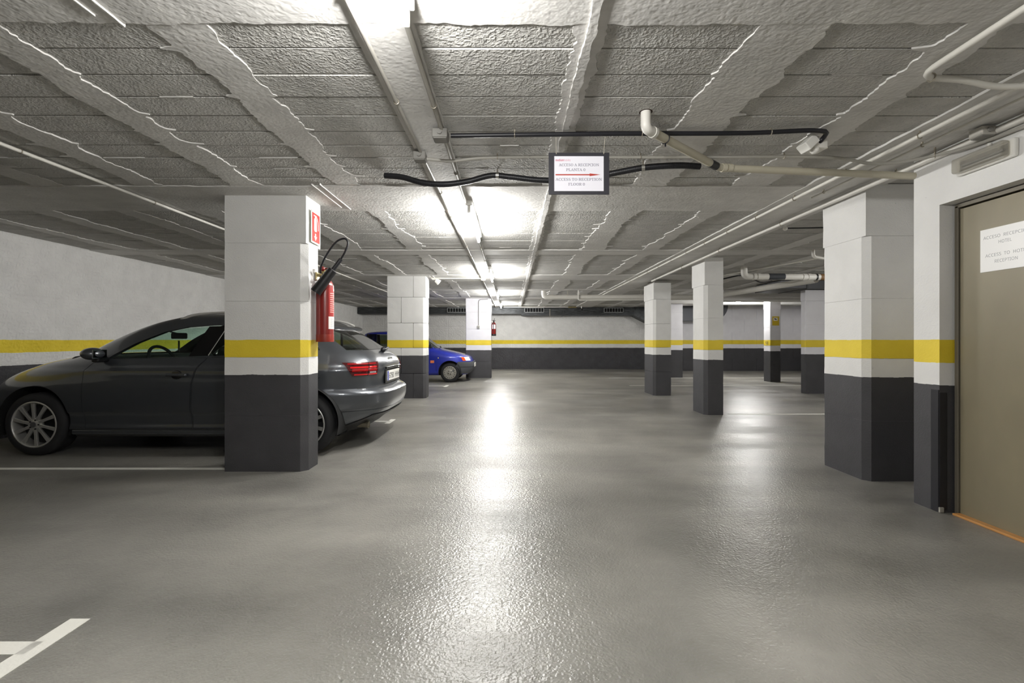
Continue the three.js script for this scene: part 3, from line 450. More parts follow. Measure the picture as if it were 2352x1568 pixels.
    mesh('plate_recess', rbox(0.02, 0.155, 0.62, 0.006, -1.398 - XC, 0.735, 0), trimBlack, car); mesh('handle_strip', rbox(0.02, 0.022, 0.6, 0.006, -1.384 - XC, 0.828, 0), trimBlack, car); }
  for (let k = 0; k < 4; k++) { const r = new THREE.TorusGeometry(0.026, 0.0045, 8, 28); r.rotateY(Math.PI / 2); r.rotateZ(0.15); r.translate(-1.418 - XC, 0.905, 0.063 - k * 0.042); mesh('emblem_ring', r, chrome, car); }
  // wheels, arches, underside
  for (const ax of AX) for (const s of [1, -1]) { wheel(car, ax, WR, s * 0.872, s, WR, 0.222, 'alloy'); const l = new THREE.CylinderGeometry(0.360, 0.360, 0.29, 48, 1, true, 1.22, 3.84); l.rotateX(Math.PI / 2); l.translate(ax, WR + 0.015, s * 0.725); const bk = new THREE.CircleGeometry(0.36, 40, -0.35, 3.84); bk.translate(ax, WR + 0.015, s * 0.582); mesh('wheel_arch', merge([l, bk]), archBlack, car); }
  mesh('underbody', rbox(3.3, 0.05, 1.35, 0.02, -3.4 - XC, 0.175, 0), archBlack, car);
  mesh('sill', rbox(1.92, 0.05, 0.05, 0.015, -3.33 - XC, 0.235, 0.852), paint, car);
  // cabin
  mesh('dashboard', rbox(0.55, 0.22, 1.45, 0.06, -4.2 - XC, 0.86, 0, 3), interiorDark, car);
  { const w = new THREE.TorusGeometry(0.18, 0.016, 12, 40); w.rotateY(Math.PI / 2); w.rotateZ(0.45); w.translate(-3.78 - XC, 0.90, 0.36); const sp = rbox(0.02, 0.05, 0.3, 0.01, 0, 0, 0); sp.rotateZ(0.45); sp.translate(-3.785 - XC, 0.89, 0.36); mesh('steering_wheel', merge([w, sp]), interiorDark, car); }
  seat(car, -3.35 - XC, 0.36, 0.5, 0.56); seat(car, -3.35 - XC, -0.36, 0.5, 0.56); seat(car, -2.5 - XC, 0, 1.25, 0.55);
  { const m = rbox(0.03, 0.07, 0.24, 0.025, -3.86 - XC, 1.18, 0.02, 3); const t = straightTube(new THREE.Vector3(-3.87 - XC, 1.2, 0), new THREE.Vector3(-4.02 - XC, 1.24, 0), 0.008), h = rbox(0.012, 0.13, 0.02, 0.004, -3.88 - XC, 1.06, 0.0); mesh('cabin_mirror', merge([m, t, h]), interiorDark, car); }
}

// the small blue car: nose towards the lane
{
  const XC = -2.62, DC = 12.86, car = thing('small_blue_car', 'small blue hatchback with grey plastic bumper parked nose to the lane', 'car', [XC, 0, -DC]);
  const L = p => p.map(([x, y]) => [x - XC, y]);
  // here the tail function describes the nose (greater x)
  const S = { mid: 0,
    xf: spline([[0.2, -4.05], [0.35, -4.16], [0.6, -4.2], [0.85, -4.19], [0.95, -4.17], [1.1, -4.13], [1.25, -4.08], [1.32, -4.02], [1.355, -3.9], [1.375, -3.6], [1.382, -3.3]].map(([y, x]) => [y, x - XC])),
    xr: spline([[0.2, -1.22], [0.3, -1.12], [0.4, -1.075], [0.52, -1.07], [0.56, -1.085], [0.62, -1.12], [0.68, -1.16], [0.715, -1.25], [0.76, -1.42], [0.80, -1.58], [0.84, -1.76], [0.875, -1.92], [0.92, -2.02], [1.0, -2.14], [1.1, -2.28], [1.2, -2.44], [1.28, -2.58], [1.34, -2.75], [1.37, -3.0], [1.382, -3.2]].map(([y, x]) => [y, x - XC])),
    w: spline([[0.2, 0.64], [0.26, 0.69], [0.4, 0.70], [0.55, 0.715], [0.7, 0.715], [0.8, 0.705], [0.88, 0.69], [0.95, 0.67], [1.1, 0.62], [1.28, 0.56], [1.34, 0.5], [1.37, 0.4], [1.382, 0.28]]),
    nf: spline([[0.2, 5], [1.3, 6], [1.38, 3]]), nr: spline([[0.2, 4.6], [0.7, 4.4], [0.9, 4.2], [1.3, 4.6], [1.38, 3]]) };
  const sh = shell(S), inner = shell({ ...S, xf: y => S.xf(y) + 0.06, xr: y => Math.min(S.xr(y) - 0.07, -2.0 - XC), w: y => S.w(y) - 0.05 });
  const blue = phys({ color: 0x1a2a9e, roughness: 0.35, metalness: 0.25, clearcoat: 0.9, clearcoatRoughness: 0.08 }), greyPlastic = std({ color: 0x4a4c50, roughness: 0.6 });
  const AX = [-3.78 - XC, -1.665 - XC], WR = 0.262;
  let body = solid(sh, 0.2, 1.3815, 60, 112);
  body = csg(body, solid(inner, 0.4, 1.35, 30, 72), SUBTRACTION);
  for (const ax of AX) { const c = cyl(0.305, 0.305, 2.2, 44); c.rotateX(Math.PI / 2); c.translate(ax, WR + 0.015, 0); body = csg(body, csg(c, box(1, 1, 0.96, ax, WR, 0), SUBTRACTION), SUBTRACTION); }
  body = csg(body, prism(L([[-4.0, 0.935], [-2.12, 0.91], [-2.22, 0.99], [-2.52, 1.2], [-2.62, 1.285], [-3.95, 1.30]]), -1.2, 1.2), SUBTRACTION);
  { const g = new THREE.ExtrudeGeometry(new THREE.Shape([[-0.57, 0.915], [0.57, 0.915], [0.46, 1.3], [-0.46, 1.3]].map(p => new THREE.Vector2(...p))), { depth: 1.6, bevelEnabled: false }); g.rotateY(Math.PI / 2); g.translate(-2.68 - XC, 0, 0); body = csg(body, g, SUBTRACTION); }
  mesh('body', toCreasedNormals(body, 0.45), blue, car);
  for (const s of [1, -1]) {
    mesh('side_window', sidePane(sh, L([[-3.0, 0.945], [-2.2, 0.93], [-2.58, 1.255], [-2.95, 1.28]]), s, 0.012), glassTinted, car);
    mesh('side_window', sidePane(sh, L([[-3.9, 0.95], [-3.08, 0.947], [-3.04, 1.28], [-3.88, 1.285]]), s, 0.012), glassTinted, car);
    mesh('door_pillar', sidePane(sh, L([[-3.08, 0.945], [-3.0, 0.945], [-2.95, 1.285], [-3.04, 1.285]]), s, 0.008), archBlack, car);
    mesh('door_pillar', sidePane(sh, L([[-3.99, 0.94], [-3.9, 0.945], [-3.88, 1.29], [-3.95, 1.295]]), s, 0.008), archBlack, car);
    mesh('indicator', s > 0 ? patch(sh, 0.575, 0.675, 0.105, 0.128, 0.004, { nu: 8 }) : patch(sh, 0.575, 0.675, 0.872, 0.895, 0.004, { nu: 8 }), phys({ color: 0xe0541c, roughness: 0.2, clearcoat: 1 }), car);
    mesh('headlamp', s > 0 ? patch(sh, 0.575, 0.68, 0.05, 0.1045, 0.005, { nu: 16 }) : patch(sh, 0.575, 0.68, 0.8955, 0.95, 0.005, { nu: 16 }), phys({ color: 0xd7d9d6, roughness: 0.08, clearcoat: 1 }), car);
    for (const ax of AX) { wheel(car, ax, WR, s * 0.685, s, WR, 0.172, 'steel'); const l = new THREE.CylinderGeometry(0.303, 0.303, 0.22, 40, 1, true, 1.3, 3.68); l.rotateX(Math.PI / 2); l.translate(ax, WR + 0.015, s * 0.59); const bk = new THREE.CircleGeometry(0.303, 32, -0.27, 3.68); bk.translate(ax, WR + 0.015, s * 0.482); mesh('wheel_arch', merge([l, bk]), archBlack, car); }
  }
  mesh('windscreen', endPane(sh, 0.565, 0.455, 0.918, 1.297, true, 0.012), glassTinted, car);
  { const a = patch(sh, 0.225, 0.55, v => -0.19 + 0.03 * v, v => 0.19 - 0.03 * v, 0.02, { nu: 60, nv: 8, thick: 0.03 }); mesh('bumper', a, greyPlastic, car); mesh('bumper_slot', patch(sh, 0.40, 0.415, -0.15, 0.15, 0.0225, { nu: 50, nv: 2 }), plasticBlack, car); }
  mesh('number_plate', rbox(0.01, 0.11, 0.4, 0.002, -1.045 - XC, 0.45, 0), plasticWhite, car);
  mesh('wiper', tubeOf(new THREE.CatmullRomCurve3([new THREE.Vector3(-1.93 - XC, 0.925, 0.45), new THREE.Vector3(-2.0 - XC, 0.955, 0.2), new THREE.Vector3(-2.02 - XC, 0.95, -0.1)]), 0.009, 16, 6), plasticBlack, car);
  mesh('door_mirror', rbox(0.09, 0.1, 0.12, 0.03, -2.17 - XC, 0.97, 0.76, 3), plasticBlack, car);
  mesh('door_seam', sidePane(sh, L([[-2.03, 0.30], [-2.022, 0.30], [-2.022, 0.86], [-2.03, 0.86]]), 1, -0.0015), archBlack, car);
  mesh('side_repeater', rbox(0.03, 0.025, 0.012, 0.004, -1.97 - XC, 0.655, sh.zAt(-1.97 - XC, 0.655) + 0.003), std({ color: 0xd8c48a, roughness: 0.3 }), car);
  mesh('sticker', rbox(0.1, 0.07, 0.004, 0.001, -2.13 - XC, 0.555, sh.zAt(-2.13 - XC, 0.555) + 0.002), std({ color: 0xdd7a4a, roughness: 0.5 }), car).userData.label = 'orange and white sticker';
  mesh('underbody', rbox(2.6, 0.05, 1.1, 0.02, -2.65 - XC, 0.205, 0), archBlack, car);
  for (const s of [1, -1]) seat(car, -3.0 - XC, s * 0.3, 0.44, 0.5);
}

// ---------------------------------------------------------------- conduits, hoses and drain pipes
function clipsOn(g, list, r, mat = metalClip) { for (const [p, dir] of list) { const t = new THREE.TorusGeometry(r + 0.003, 0.003, 6, 18); t.applyQuaternion(new THREE.Quaternion().setFromUnitVectors(new THREE.Vector3(0, 0, 1), dir.clone().normalize())); t.translate(p.x, p.y, p.z); const top = CEIL - 0.0135, b = box(0.008, Math.max(0.004, top - p.y - r + 0.002), 0.008, p.x, (top + p.y + r - 0.002) / 2, p.z); mesh('clip', merge([t, b]), mat, g); } }
function run(name, label, category, pts, r, mat, { bend = 0.06, every = 0, smooth = false, seg = 12, n = 0, group } = {}) {
  const g = thing(name, label, category, [0, 0, 0], group), c = smooth ? new THREE.CatmullRomCurve3(pts, false, 'centripetal') : path(pts, bend), len = c.getLength();
  mesh(name === 'drain_pipe' ? 'pipe' : 'tube', tubeOf(c, r, n || Math.max(8, Math.min(160, Math.round(len * (pts.length > 2 ? 34 : 3)))), seg), mat, g);
  if (every) { const list = []; for (let s = every * 0.5; s < len; s += every) { const t = s / len; list.push([c.getPointAt(t), c.getTangentAt(t)]); } clipsOn(g, list, r); }
  return g;
}
const YC = CEIL - 0.0165;
run('conduit', 'thin grey conduit beside the fluorescent battens without lamps on it', 'conduit', [V(-0.595, YC - 0.012, -4.5), V(-0.595, YC - 0.012, 17)], 0.010, conduitGrey, { every: 0.72 });
{ const g = thing('conduit', 'grey conduit that feeds the row of fluorescent battens', 'conduit'); let a = -4.5; for (const [b, e] of [[0.395, 1.665], [4.045, 5.315], [7.685, 8.955], [11.315, 12.585], [14.945, 16.195]]) { mesh('tube', straightTube(V(-0.41, YC - 0.012, a), V(-0.41, YC - 0.012, b), 0.011), conduitGrey, g); clipsOn(g, [0.3, 0.7].map(t => [V(-0.41, YC - 0.012, lerp(a, b, t)), new THREE.Vector3(0, 0, 1)]), 0.011); a = e; } }
run('conduit', 'white conduit crossing the ceiling above the parked grey car', 'conduit', [V(-3.2, YC - 0.013, -2), V(-3.16, YC - 0.013, 14)], 0.012, conduitWhite, { every: 1.1 });
run('conduit', 'pale conduit under the ceiling beside the white pipe over the pillars', 'conduit', [V(2.42, YC - 0.026, -3), V(2.42, YC - 0.026, 12.6)], 0.013, conduitWhite, { every: 0.6 });
run('conduit', 'thin pale conduit under the smooth band by the door wall', 'conduit', [V(2.57, YC - 0.018, -3), V(2.57, YC - 0.018, 3.9)], 0.007, conduitWhite, { every: 0.9 });
run('ceiling_pipe', 'straight white pipe skimming the tops of the row of pillars', 'pipe', [V(2.785, YC - 0.035, -3), V(2.785, YC - 0.035, 6), V(2.84, YC - 0.035, 9.24)], 0.019, pvcWhite, { every: 1.4 });
run('conduit', 'white conduit bending sharply across the ceiling towards the door wall', 'conduit', [V(1.875, YC - 0.03, -2), V(1.865, YC - 0.03, 2.09), V(2.10, YC - 0.03, 2.11), V(2.26, YC - 0.055, 2.13), V(2.45, YC - 0.062, 2.10), V(2.6, YC - 0.055, 2.05), V(2.74, YC - 0.05, 1.95)], 0.014, conduitWhite, { bend: 0.09, every: 0.55 });
run('conduit', 'grey conduit along the corner of the door wall under the ceiling pipe', 'conduit', [V(-0.57, YC - 0.035, 3.02), V(-0.40, YC - 0.045, 3.03), V(-0.2, YC - 0.028, 3.02), V(1.0, YC - 0.024, 3.02), V(2.15, YC - 0.028, 3.02), V(2.36, YC - 0.058, 3.03), V(2.48, YC - 0.062, 3.03), V(2.62, YC - 0.055, 3.0), V(2.745, YC - 0.05, 2.9), V(2.775, YC - 0.07, 2.7), V(2.78, YC - 0.075, 1.0)], 0.0105, conduitGrey, { smooth: true, every: 0.95 });
run('black_conduit', 'black conduit running from a junction box to the white ceiling camera', 'conduit', [V(-0.36, YC - 0.034, 2.68), V(0.6, YC - 0.022, 2.68), V(1.4, YC - 0.022, 2.67), V(1.76, YC - 0.022, 2.64), V(1.835, YC - 0.026, 2.655), V(1.845, YC - 0.04, 2.70), V(1.83, YC - 0.062, 2.72)], 0.013, rubberBlack, { smooth: true, every: 0.75, n: 90 });
{ const pts = [V(-0.95, YC - 0.008, 3.4), V(-0.82, YC - 0.026, 3.38), V(-0.66, YC - 0.075, 3.36), V(-0.5, YC - 0.09, 3.35), V(-0.33, YC - 0.07, 3.35), V(-0.15, YC - 0.03, 3.34), V(0.0, YC - 0.045, 3.33), V(0.2, YC - 0.07, 3.32), V(0.5, YC - 0.072, 3.30), V(0.75, YC - 0.05, 3.22), V(0.92, YC - 0.036, 3.17), V(1.15, YC - 0.036, 3.13), V(1.30, YC - 0.036, 3.15)];
  const g = thing('corrugated_hose', 'thick black corrugated hose sagging below the ceiling behind the hanging sign', 'hose'), c = new THREE.CatmullRomCurve3(pts, false, 'centripetal');
  mesh('hose', tubeOf(c, 0.021, 160, 14), rubberBlack, g);
  for (const t of [0.375, 0.83]) { const p = c.getPointAt(t), q = c.getTangentAt(t), r = cyl(0.0235, 0.0235, 0.022, 18, true); r.applyQuaternion(new THREE.Quaternion().setFromUnitVectors(new THREE.Vector3(0, 1, 0), q)); r.translate(p.x, p.y, p.z); mesh('band_clamp', r, std({ color: 0xb9b7b0, roughness: 0.3, metalness: 0.8, side: THREE.DoubleSide }), g); mesh('hanger', box(0.008, 0.06, 0.004, p.x, p.y + 0.045, p.z), metalClip, g); }
  for (let k = 0; k < 150; k++) { const t = 0.1 + k * 0.0059, p = c.getPointAt(t), r = new THREE.TorusGeometry(0.0205, 0.0016, 4, 14); r.applyQuaternion(new THREE.Quaternion().setFromUnitVectors(new THREE.Vector3(0, 0, 1), c.getTangentAt(t))); r.translate(p.x, p.y, p.z); (g.userData.ribs ||= []).push(r); }
  mesh('corrugation', merge(g.userData.ribs), rubberBlack, g); delete g.userData.ribs; }
function collar(g, p, dir, r, len, mat) { const c = cyl(r, r, len, 20); c.applyQuaternion(new THREE.Quaternion().setFromUnitVectors(new THREE.Vector3(0, 1, 0), dir.clone().normalize())); c.translate(p.x, p.y, p.z); mesh('collar', c, mat, g); }
{ const A = V(0.735, CEIL + 0.01, 2.50), B = V(0.735, YC - 0.075, 2.50), J = V(1.385, YC - 0.075, 3.06), E = V(2.80, YC - 0.095, 3.17);
  const g = run('drain_pipe', 'beige drain pipe from a ceiling elbow to the end of the door wall', 'pipe', [A, B, J, V(1.45, YC - 0.076, 3.075), E], 0.024, pvcBeige, { bend: 0.05, n: 120, seg: 16 });
  const d = J.clone().sub(B).normalize();
  mesh('elbow', tubeOf(path([A, B, B.clone().addScaledVector(d, 0.07)], 0.06), 0.0275, 30, 18), pvcWhite, g);
  collar(g, B.clone().addScaledVector(d, 0.075), d, 0.031, 0.022, pvcWhite); collar(g, J.clone().addScaledVector(d, -0.07), d, 0.0265, 0.085, rubberBlack); collar(g, J.clone().add(new THREE.Vector3(0.045, 0, -0.01)), new THREE.Vector3(1, 0, -0.08), 0.029, 0.03, pvcBeige); collar(g, J.clone().add(new THREE.Vector3(0.085, 0, -0.013)), new THREE.Vector3(1, 0, -0.08), 0.0275, 0.03, pvcBeige);
  const tie = new THREE.TorusGeometry(0.0265, 0.003, 6, 20); tie.applyQuaternion(new THREE.Quaternion().setFromUnitVectors(new THREE.Vector3(0, 0, 1), d)); const tp = B.clone().addScaledVector(d, 0.2); tie.translate(tp.x, tp.y, tp.z); mesh('cable_tie', merge([tie, box(0.008, 0.02, 0.006, tp.x, tp.y - 0.034, tp.z)]), rubberBlack, g);
  const hole = cyl(0.036, 0.036, 0.004, 24); hole.translate(A.x, CEIL + 0.0005, A.z); mesh('ceiling_hole', hole, std({ color: 0x3b2c20, roughness: 0.95 }), g); }
// grey junction boxes
function junction(label, x, y, d, w, h, mat = plasticGrey) { const g = thing('junction_box', label, 'junction box', [x, y, -d]); mesh('box', rbox(w, h, w, 0.006, 0, 0, 0, 3), mat, g); mesh('lid', rbox(w - 0.012, 0.006, w - 0.012, 0.002, 0, -h / 2 - 0.002, 0), plasticDarkGrey, g); for (const s of [-1, 1]) { const k = cyl(0.015, 0.015, 0.012, 16); k.rotateX(Math.PI / 2); k.translate(0, 0.002, s * (w / 2 + 0.004)); mesh('gland', k, plasticDarkGrey, g); } return g; }
junction('grey junction box where the black conduit starts', -0.42, YC - 0.032, 2.68, 0.088, 0.052, plasticDarkGrey);
junction('grey junction box on the thin conduit where the crossing conduit starts', -0.605, YC - 0.03, 3.0, 0.08, 0.05, plasticDarkGrey);
junction('white junction box near the block pillar at the lamp row', -0.57, YC - 0.03, 9.0, 0.085, 0.05);
run('conduit', 'white conduit reaching from the lamp row to the block pillar', 'conduit', [V(-0.61, YC - 0.014, 9.0), V(-1.6, YC - 0.014, 9.0)], 0.012, conduitWhite, { every: 0.4 });
{ const g = thing('emergency_spotlight', 'small white fitting under the ceiling at the block pillar', 'light fitting', [-1.55, YC, -9.12]); mesh('base', rbox(0.10, 0.03, 0.12, 0.008, 0, -0.015, 0), plasticWhite, g); const c = cyl(0.045, 0.055, 0.08, 20); c.rotateZ(0.9); c.translate(0.06, -0.06, 0); mesh('housing', c, plasticWhite, g); }
// white ceiling camera
{ const g = thing('ceiling_camera', 'small white wedge-shaped camera under the ceiling at the black conduit', 'camera', [1.815, YC, -2.74]); g.rotation.y = 0.1;
  const sh = new THREE.Shape([[-0.005, -0.02], [0.075, -0.035], [0.078, -0.085], [0.0, -0.085]].map(p => new THREE.Vector2(...p))), b = new THREE.ExtrudeGeometry(sh, { depth: 0.08, bevelEnabled: true, bevelSize: 0.004, bevelThickness: 0.004, bevelSegments: 2 }); b.translate(-0.015, -0.002, -0.05); mesh('housing', toCreasedNormals(b, 0.4), plasticWhite, g);
  const w = rbox(0.085, 0.055, 0.08, 0.006, 0, 0, 0); w.rotateZ(0.75); w.translate(-0.045, -0.065, 0.012); mesh('side_wing', w, plasticWhite, g);
  const dome = new THREE.SphereGeometry(0.026, 20, 12); dome.scale(1, 0.8, 1); dome.translate(0.0, -0.10, 0.012); mesh('lens_dome', dome, plasticWhite, g); mesh('bracket', box(0.05, 0.045, 0.04, 0.02, -0.02, -0.03), plasticGrey, g); }
// pipes beyond the pillars
{ const y = CEIL - 0.17, g = run('drain_pipe', 'long thick white drain pipe crossing behind the slim pillars near the ceiling', 'pipe', [V(0.80, CEIL + 0.01, 11.5), V(0.80, y, 11.5), V(4.95, y, 11.35), V(5.45, y, 8.15)], 0.058, pvcWhite, { bend: 0.12, n: 150, seg: 18 });
  for (const x of [1.0, 1.35, 3.2]) collar(g, V(x, y, 11.5 - (x - 0.8) * 0.036), new THREE.Vector3(1, 0, 0.036), 0.063, 0.05, pvcWhite); collar(g, V(5.0, y, 11.0), new THREE.Vector3(0.15, 0, 1), 0.064, 0.09, plasticGrey); for (const x of [1.4, 3.25]) mesh('hanger', box(0.012, 0.18, 0.012, x, CEIL - 0.085, -11.46), metalClip, g); }
{ const y = CEIL - 0.165, g = run('drain_pipe', 'white drain pipe with black taped section under the ceiling behind the near pillar', 'pipe', [V(3.98, CEIL + 0.01, 7.8), V(3.98, y, 7.8), V(5.9, y - 0.02, 7.75)], 0.053, pvcWhite, { bend: 0.11, n: 90, seg: 18 });
  const dir = new THREE.Vector3(1, -0.01, 0.02); collar(g, V(4.15, y, 7.79), dir, 0.058, 0.05, pvcWhite); collar(g, V(4.22, y, 7.79), dir, 0.057, 0.05, pvcWhite); collar(g, V(4.52, y - 0.004, 7.785), dir, 0.0545, 0.27, std({ color: 0x35383c, roughness: 0.7 })); collar(g, V(4.99, y - 0.01, 7.77), dir, 0.058, 0.06, pvcWhite); collar(g, V(5.07, y - 0.01, 7.77), dir, 0.058, 0.05, pvcWhite); collar(g, V(5.19, y - 0.012, 7.77), dir, 0.057, 0.03, plasticBlack); collar(g, V(5.55, y - 0.015, 7.76), dir, 0.0545, 0.6, std({ color: 0x7a5a36, roughness: 0.6 })); }
run('ceiling_pipe', 'thin white pipe slung just below the long thick drain pipe', 'pipe', [V(1.66, CEIL - 0.0, 11.35), V(1.66, CEIL - 0.255, 11.35), V(5.0, CEIL - 0.245, 11.2)], 0.018, pvcWhite, { bend: 0.03 });
run('ceiling_pipe', 'small white pipe stub with an elbow near the ceiling behind the near pillar', 'pipe', [V(4.17, CEIL, 6.3), V(4.17, CEIL - 0.10, 6.3), V(4.9, CEIL - 0.16, 6.5)], 0.022, pvcWhite, { bend: 0.05 });
run('conduit', 'thin white conduit running beyond the taped drain pipe', 'conduit', [V(3.86, YC - 0.012, 9.0), V(4.86, YC - 0.012, 6.0), V(5.1, YC - 0.012, 4.5)], 0.012, conduitWhite, { bend: 0.1 });
run('black_cable', 'black cable looping over the thick drain pipe', 'cable', [V(3.2, CEIL - 0.16, 7.9), V(3.6, CEIL - 0.19, 8.0), V(4.1, CEIL - 0.10, 8.1), V(4.7, CEIL - 0.16, 8.6), V(5.2, CEIL - 0.07, 9.1)], 0.013, rubberBlack, { smooth: true });
{ const g = thing('lamp_holder', 'small white ball fitting on a dark cable beside the near pillar', 'light fitting', [2.96, CEIL, -4.93]); const b = new THREE.SphereGeometry(0.024, 18, 14); b.translate(0, -0.045, 0); mesh('ball', b, plasticWhite, g); mesh('stem', straightTube(new THREE.Vector3(0, -0.03, 0), new THREE.Vector3(0, 0, 0), 0.008), plasticWhite, g); mesh('cable', straightTube(new THREE.Vector3(0.02, -0.042, 0), new THREE.Vector3(0.9, -0.05, 0.1), 0.007), rubberBlack, g); }
// ---------------------------------------------------------------- air ducts by the far wall
{ const g = thing('air_duct', 'long grey sheet metal air duct under the ceiling along the far wall', 'duct', [0, 0, -17.5]), yb = 2.10;
  let x = X0 + 0.02; for (const e of [-3.9, -2.2, -0.85, 0.35, 1.95, 3.35, 4.62]) { const low = x > 0 ? yb - 0.03 : yb + 0.025; mesh('duct_section', rbox(e - x - 0.008, CEIL - 0.012 - low, 0.58, 0.004, (x + e) / 2, (CEIL - 0.012 + low) / 2, 0), galvanised, g); mesh('flange', box(0.03, CEIL - 0.012 - low + 0.016, 0.60, e, (CEIL - 0.012 + low) / 2 - 0.003, 0), galvanised, g); x = e; }
  const sh = new THREE.Shape([[4.63, 2.07], [5.15, 1.80], [5.15, CEIL - 0.014], [4.63, CEIL - 0.014]].map(p => new THREE.Vector2(...p))), t = new THREE.ExtrudeGeometry(sh, { depth: 0.58, bevelEnabled: false }); t.translate(0, 0, -0.29); mesh('duct_section', t, galvanised, g);
  mesh('duct_section', rbox(1.1, 0.57, 0.58, 0.004, 5.72, 2.085, 0), galvanised, g); mesh('hanger_strap', box(0.02, 0.3, 0.01, 1.43, 2.16, 0.3), metalClip, g); }
{ const g = thing('duct_bend', 'dark rounded end of a large air duct against the white block wall', 'duct', [0, 0, -16.3]); const sh = new THREE.Shape(); sh.moveTo(5.6, 1.82); sh.lineTo(7.1, 1.82); sh.absarc(7.1, 2.36, 0.54, -Math.PI / 2, 0, false); sh.lineTo(7.64, CEIL - 0.012); sh.lineTo(5.6, CEIL - 0.012); const e = new THREE.ExtrudeGeometry(sh, { depth: 0.42, bevelEnabled: false, curveSegments: 24 }); e.translate(0, 0, -0.21); mesh('duct_shell', toCreasedNormals(e, 0.4), std({ color: 0x55565a, roughness: 0.55, metalness: 0.4 }), g); }
const grillFrame = std({ color: 0x9a9c9b, roughness: 0.45, metalness: 0.3 });
[['white framed air grille on the far duct behind the switch pillar', -2.45], ['white framed air grille on the far duct beside the lamp row', 0.47], ['white framed air grille on the far duct near the dropped end', 3.47]].forEach(([label, x0]) => {
  const g = thing('air_grille', label, 'air grille', [x0 + 0.37, 2.265, -17.185]); mesh('frame', merge([box(0.74, 0.022, 0.03, 0, 0.082, 0), box(0.74, 0.022, 0.03, 0, -0.082, 0), box(0.022, 0.186, 0.03, -0.359, 0, 0), box(0.022, 0.186, 0.03, 0.359, 0, 0)]), grillFrame, g); mesh('dark_back', box(0.72, 0.16, 0.006, 0, 0, -0.002), archBlack, g); for (let k = 1; k < 7; k++) mesh('bar', box(0.012, 0.145, 0.02, -0.36 + k * 0.1028, 0, 0.004), grillFrame, g); });
{ const g = run('conduit', 'thin conduit with brass joints stretched in front of the far duct', 'conduit', [V(-0.3, CEIL - 0.045, 16.6), V(2.35, CEIL - 0.05, 16.6)], 0.014, conduitWhite, { every: 0.9 }); collar(g, V(2.2, CEIL - 0.05, 16.6), new THREE.Vector3(1, 0, 0), 0.024, 0.30, brass); }
{ const g = thing('dark_camera', 'tiny dark camera hanging in front of the far duct', 'camera', [2.53, CEIL - 0.008, -16.6]); mesh('arm', straightTube(new THREE.Vector3(0, 0, 0), new THREE.Vector3(0.01, -0.09, 0), 0.012), plasticWhite, g); const b = new THREE.SphereGeometry(0.042, 16, 12); b.translate(0.015, -0.125, 0); mesh('dome', b, plasticBlack, g); }
{ const g = thing('dark_duct', 'dark flat air duct resting over the broad pier near the ceiling', 'duct', [0, 0, -10.0]); mesh('duct_section', rbox(2.6, 0.16, 1.0, 0.006, 6.85, 2.283, 0.1), std({ color: 0x57585b, roughness: 0.5, metalness: 0.4 }), g); mesh('flange', box(0.03, 0.172, 1.02, 6.1, 2.281, 0.1), galvanised, g); }
{ const b = structure('trim_1'); mesh('beam', rbox(5.6, 0.265, 0.42, 0.01, 8.0, CEIL - 0.146, -11.4), matCeilSmooth, b); mesh('beam', rbox(5.0, 0.13, 0.4, 0.01, 8.2, CEIL - 0.075, -14.4), matCeilSmooth, b); mesh('beam', rbox(1.4, 0.155, 0.9, 0.01, 5.0, CEIL - 0.088, -14.0), matCeilSmooth, b); }

// ---------------------------------------------------------------- signs
function printed(w, h, px, draw) { const cv = document.createElement('canvas'); cv.width = px; cv.height = Math.round(px * h / w); const c = cv.getContext('2d'); draw(c, cv.width, cv.height); const t = new THREE.CanvasTexture(cv); t.colorSpace = THREE.SRGBColorSpace; t.anisotropy = 8; return t; }
{ const g = thing('hanging_sign', 'black framed sign with a red arrow hanging from the ceiling', 'sign', [0.40, 2.0, -2.72]);
  mesh('backing_board', rbox(0.362, 0.25, 0.005, 0.001, 0, 0.125, 0), std({ color: 0x2b2a31, roughness: 0.6 }), g);
  const t = printed(0.295, 0.208, 1024, (c, W, H) => {
    c.fillStyle = '#eceaf2'; c.fillRect(0, 0, W, H); c.textAlign = 'left'; c.textBaseline = 'alphabetic';
    c.fillStyle = '#c0405f'; c.font = 'bold 60px sans-serif'; c.save(); c.translate(24, 102); c.scale(0.72, 1); c.fillText('medium', 0, 0); const w = c.measureText('medium').width; c.fillStyle = '#d58aa0'; c.font = '60px sans-serif'; c.fillText('hoteles', w, 0); c.restore();
    c.fillStyle = '#3a3a52'; c.textAlign = 'center'; const line = (s, x, y, w) => { c.save(); c.font = '74px serif'; const m = c.measureText(s).width; c.translate(x, y); c.scale(w / m, 1); c.fillText(s, 0, 0); c.restore(); };
    line('ACCESO A RECEPCION', 0.50 * W, 0.285 * H, 0.815 * W); line('PLANTA 0', 0.435 * W, 0.425 * H, 0.395 * W); line('ACCESS TO RECEPTION', 0.495 * W, 0.70 * H, 0.94 * W); line('FLOOR 0', 0.452 * W, 0.84 * H, 0.34 * W);
    c.fillStyle = '#b23a2e'; c.fillRect(0.025 * W, 0.515 * H, 0.70 * W, 0.034 * H); c.beginPath(); c.moveTo(0.715 * W, 0.492 * H); c.lineTo(0.935 * W, 0.530 * H); c.lineTo(0.715 * W, 0.572 * H); c.closePath(); c.fill();
  });
  const p = new THREE.PlaneGeometry(0.295, 0.208); p.translate(0, 0.124, 0.0032); mesh('printed_sheet', p, std({ map: t, roughness: 0.7 }), g);
  for (const [x, xt] of [[-0.135, -0.14], [0.148, 0.15]]) mesh('hanging_wire', merge([straightTube(new THREE.Vector3(x, 0.244, 0.004), new THREE.Vector3(xt, 0.332, 0.03), 0.0012, 6), rbox(0.006, 0.014, 0.004, 0.001, x, 0.247, 0.004)]), metalClip, g); }
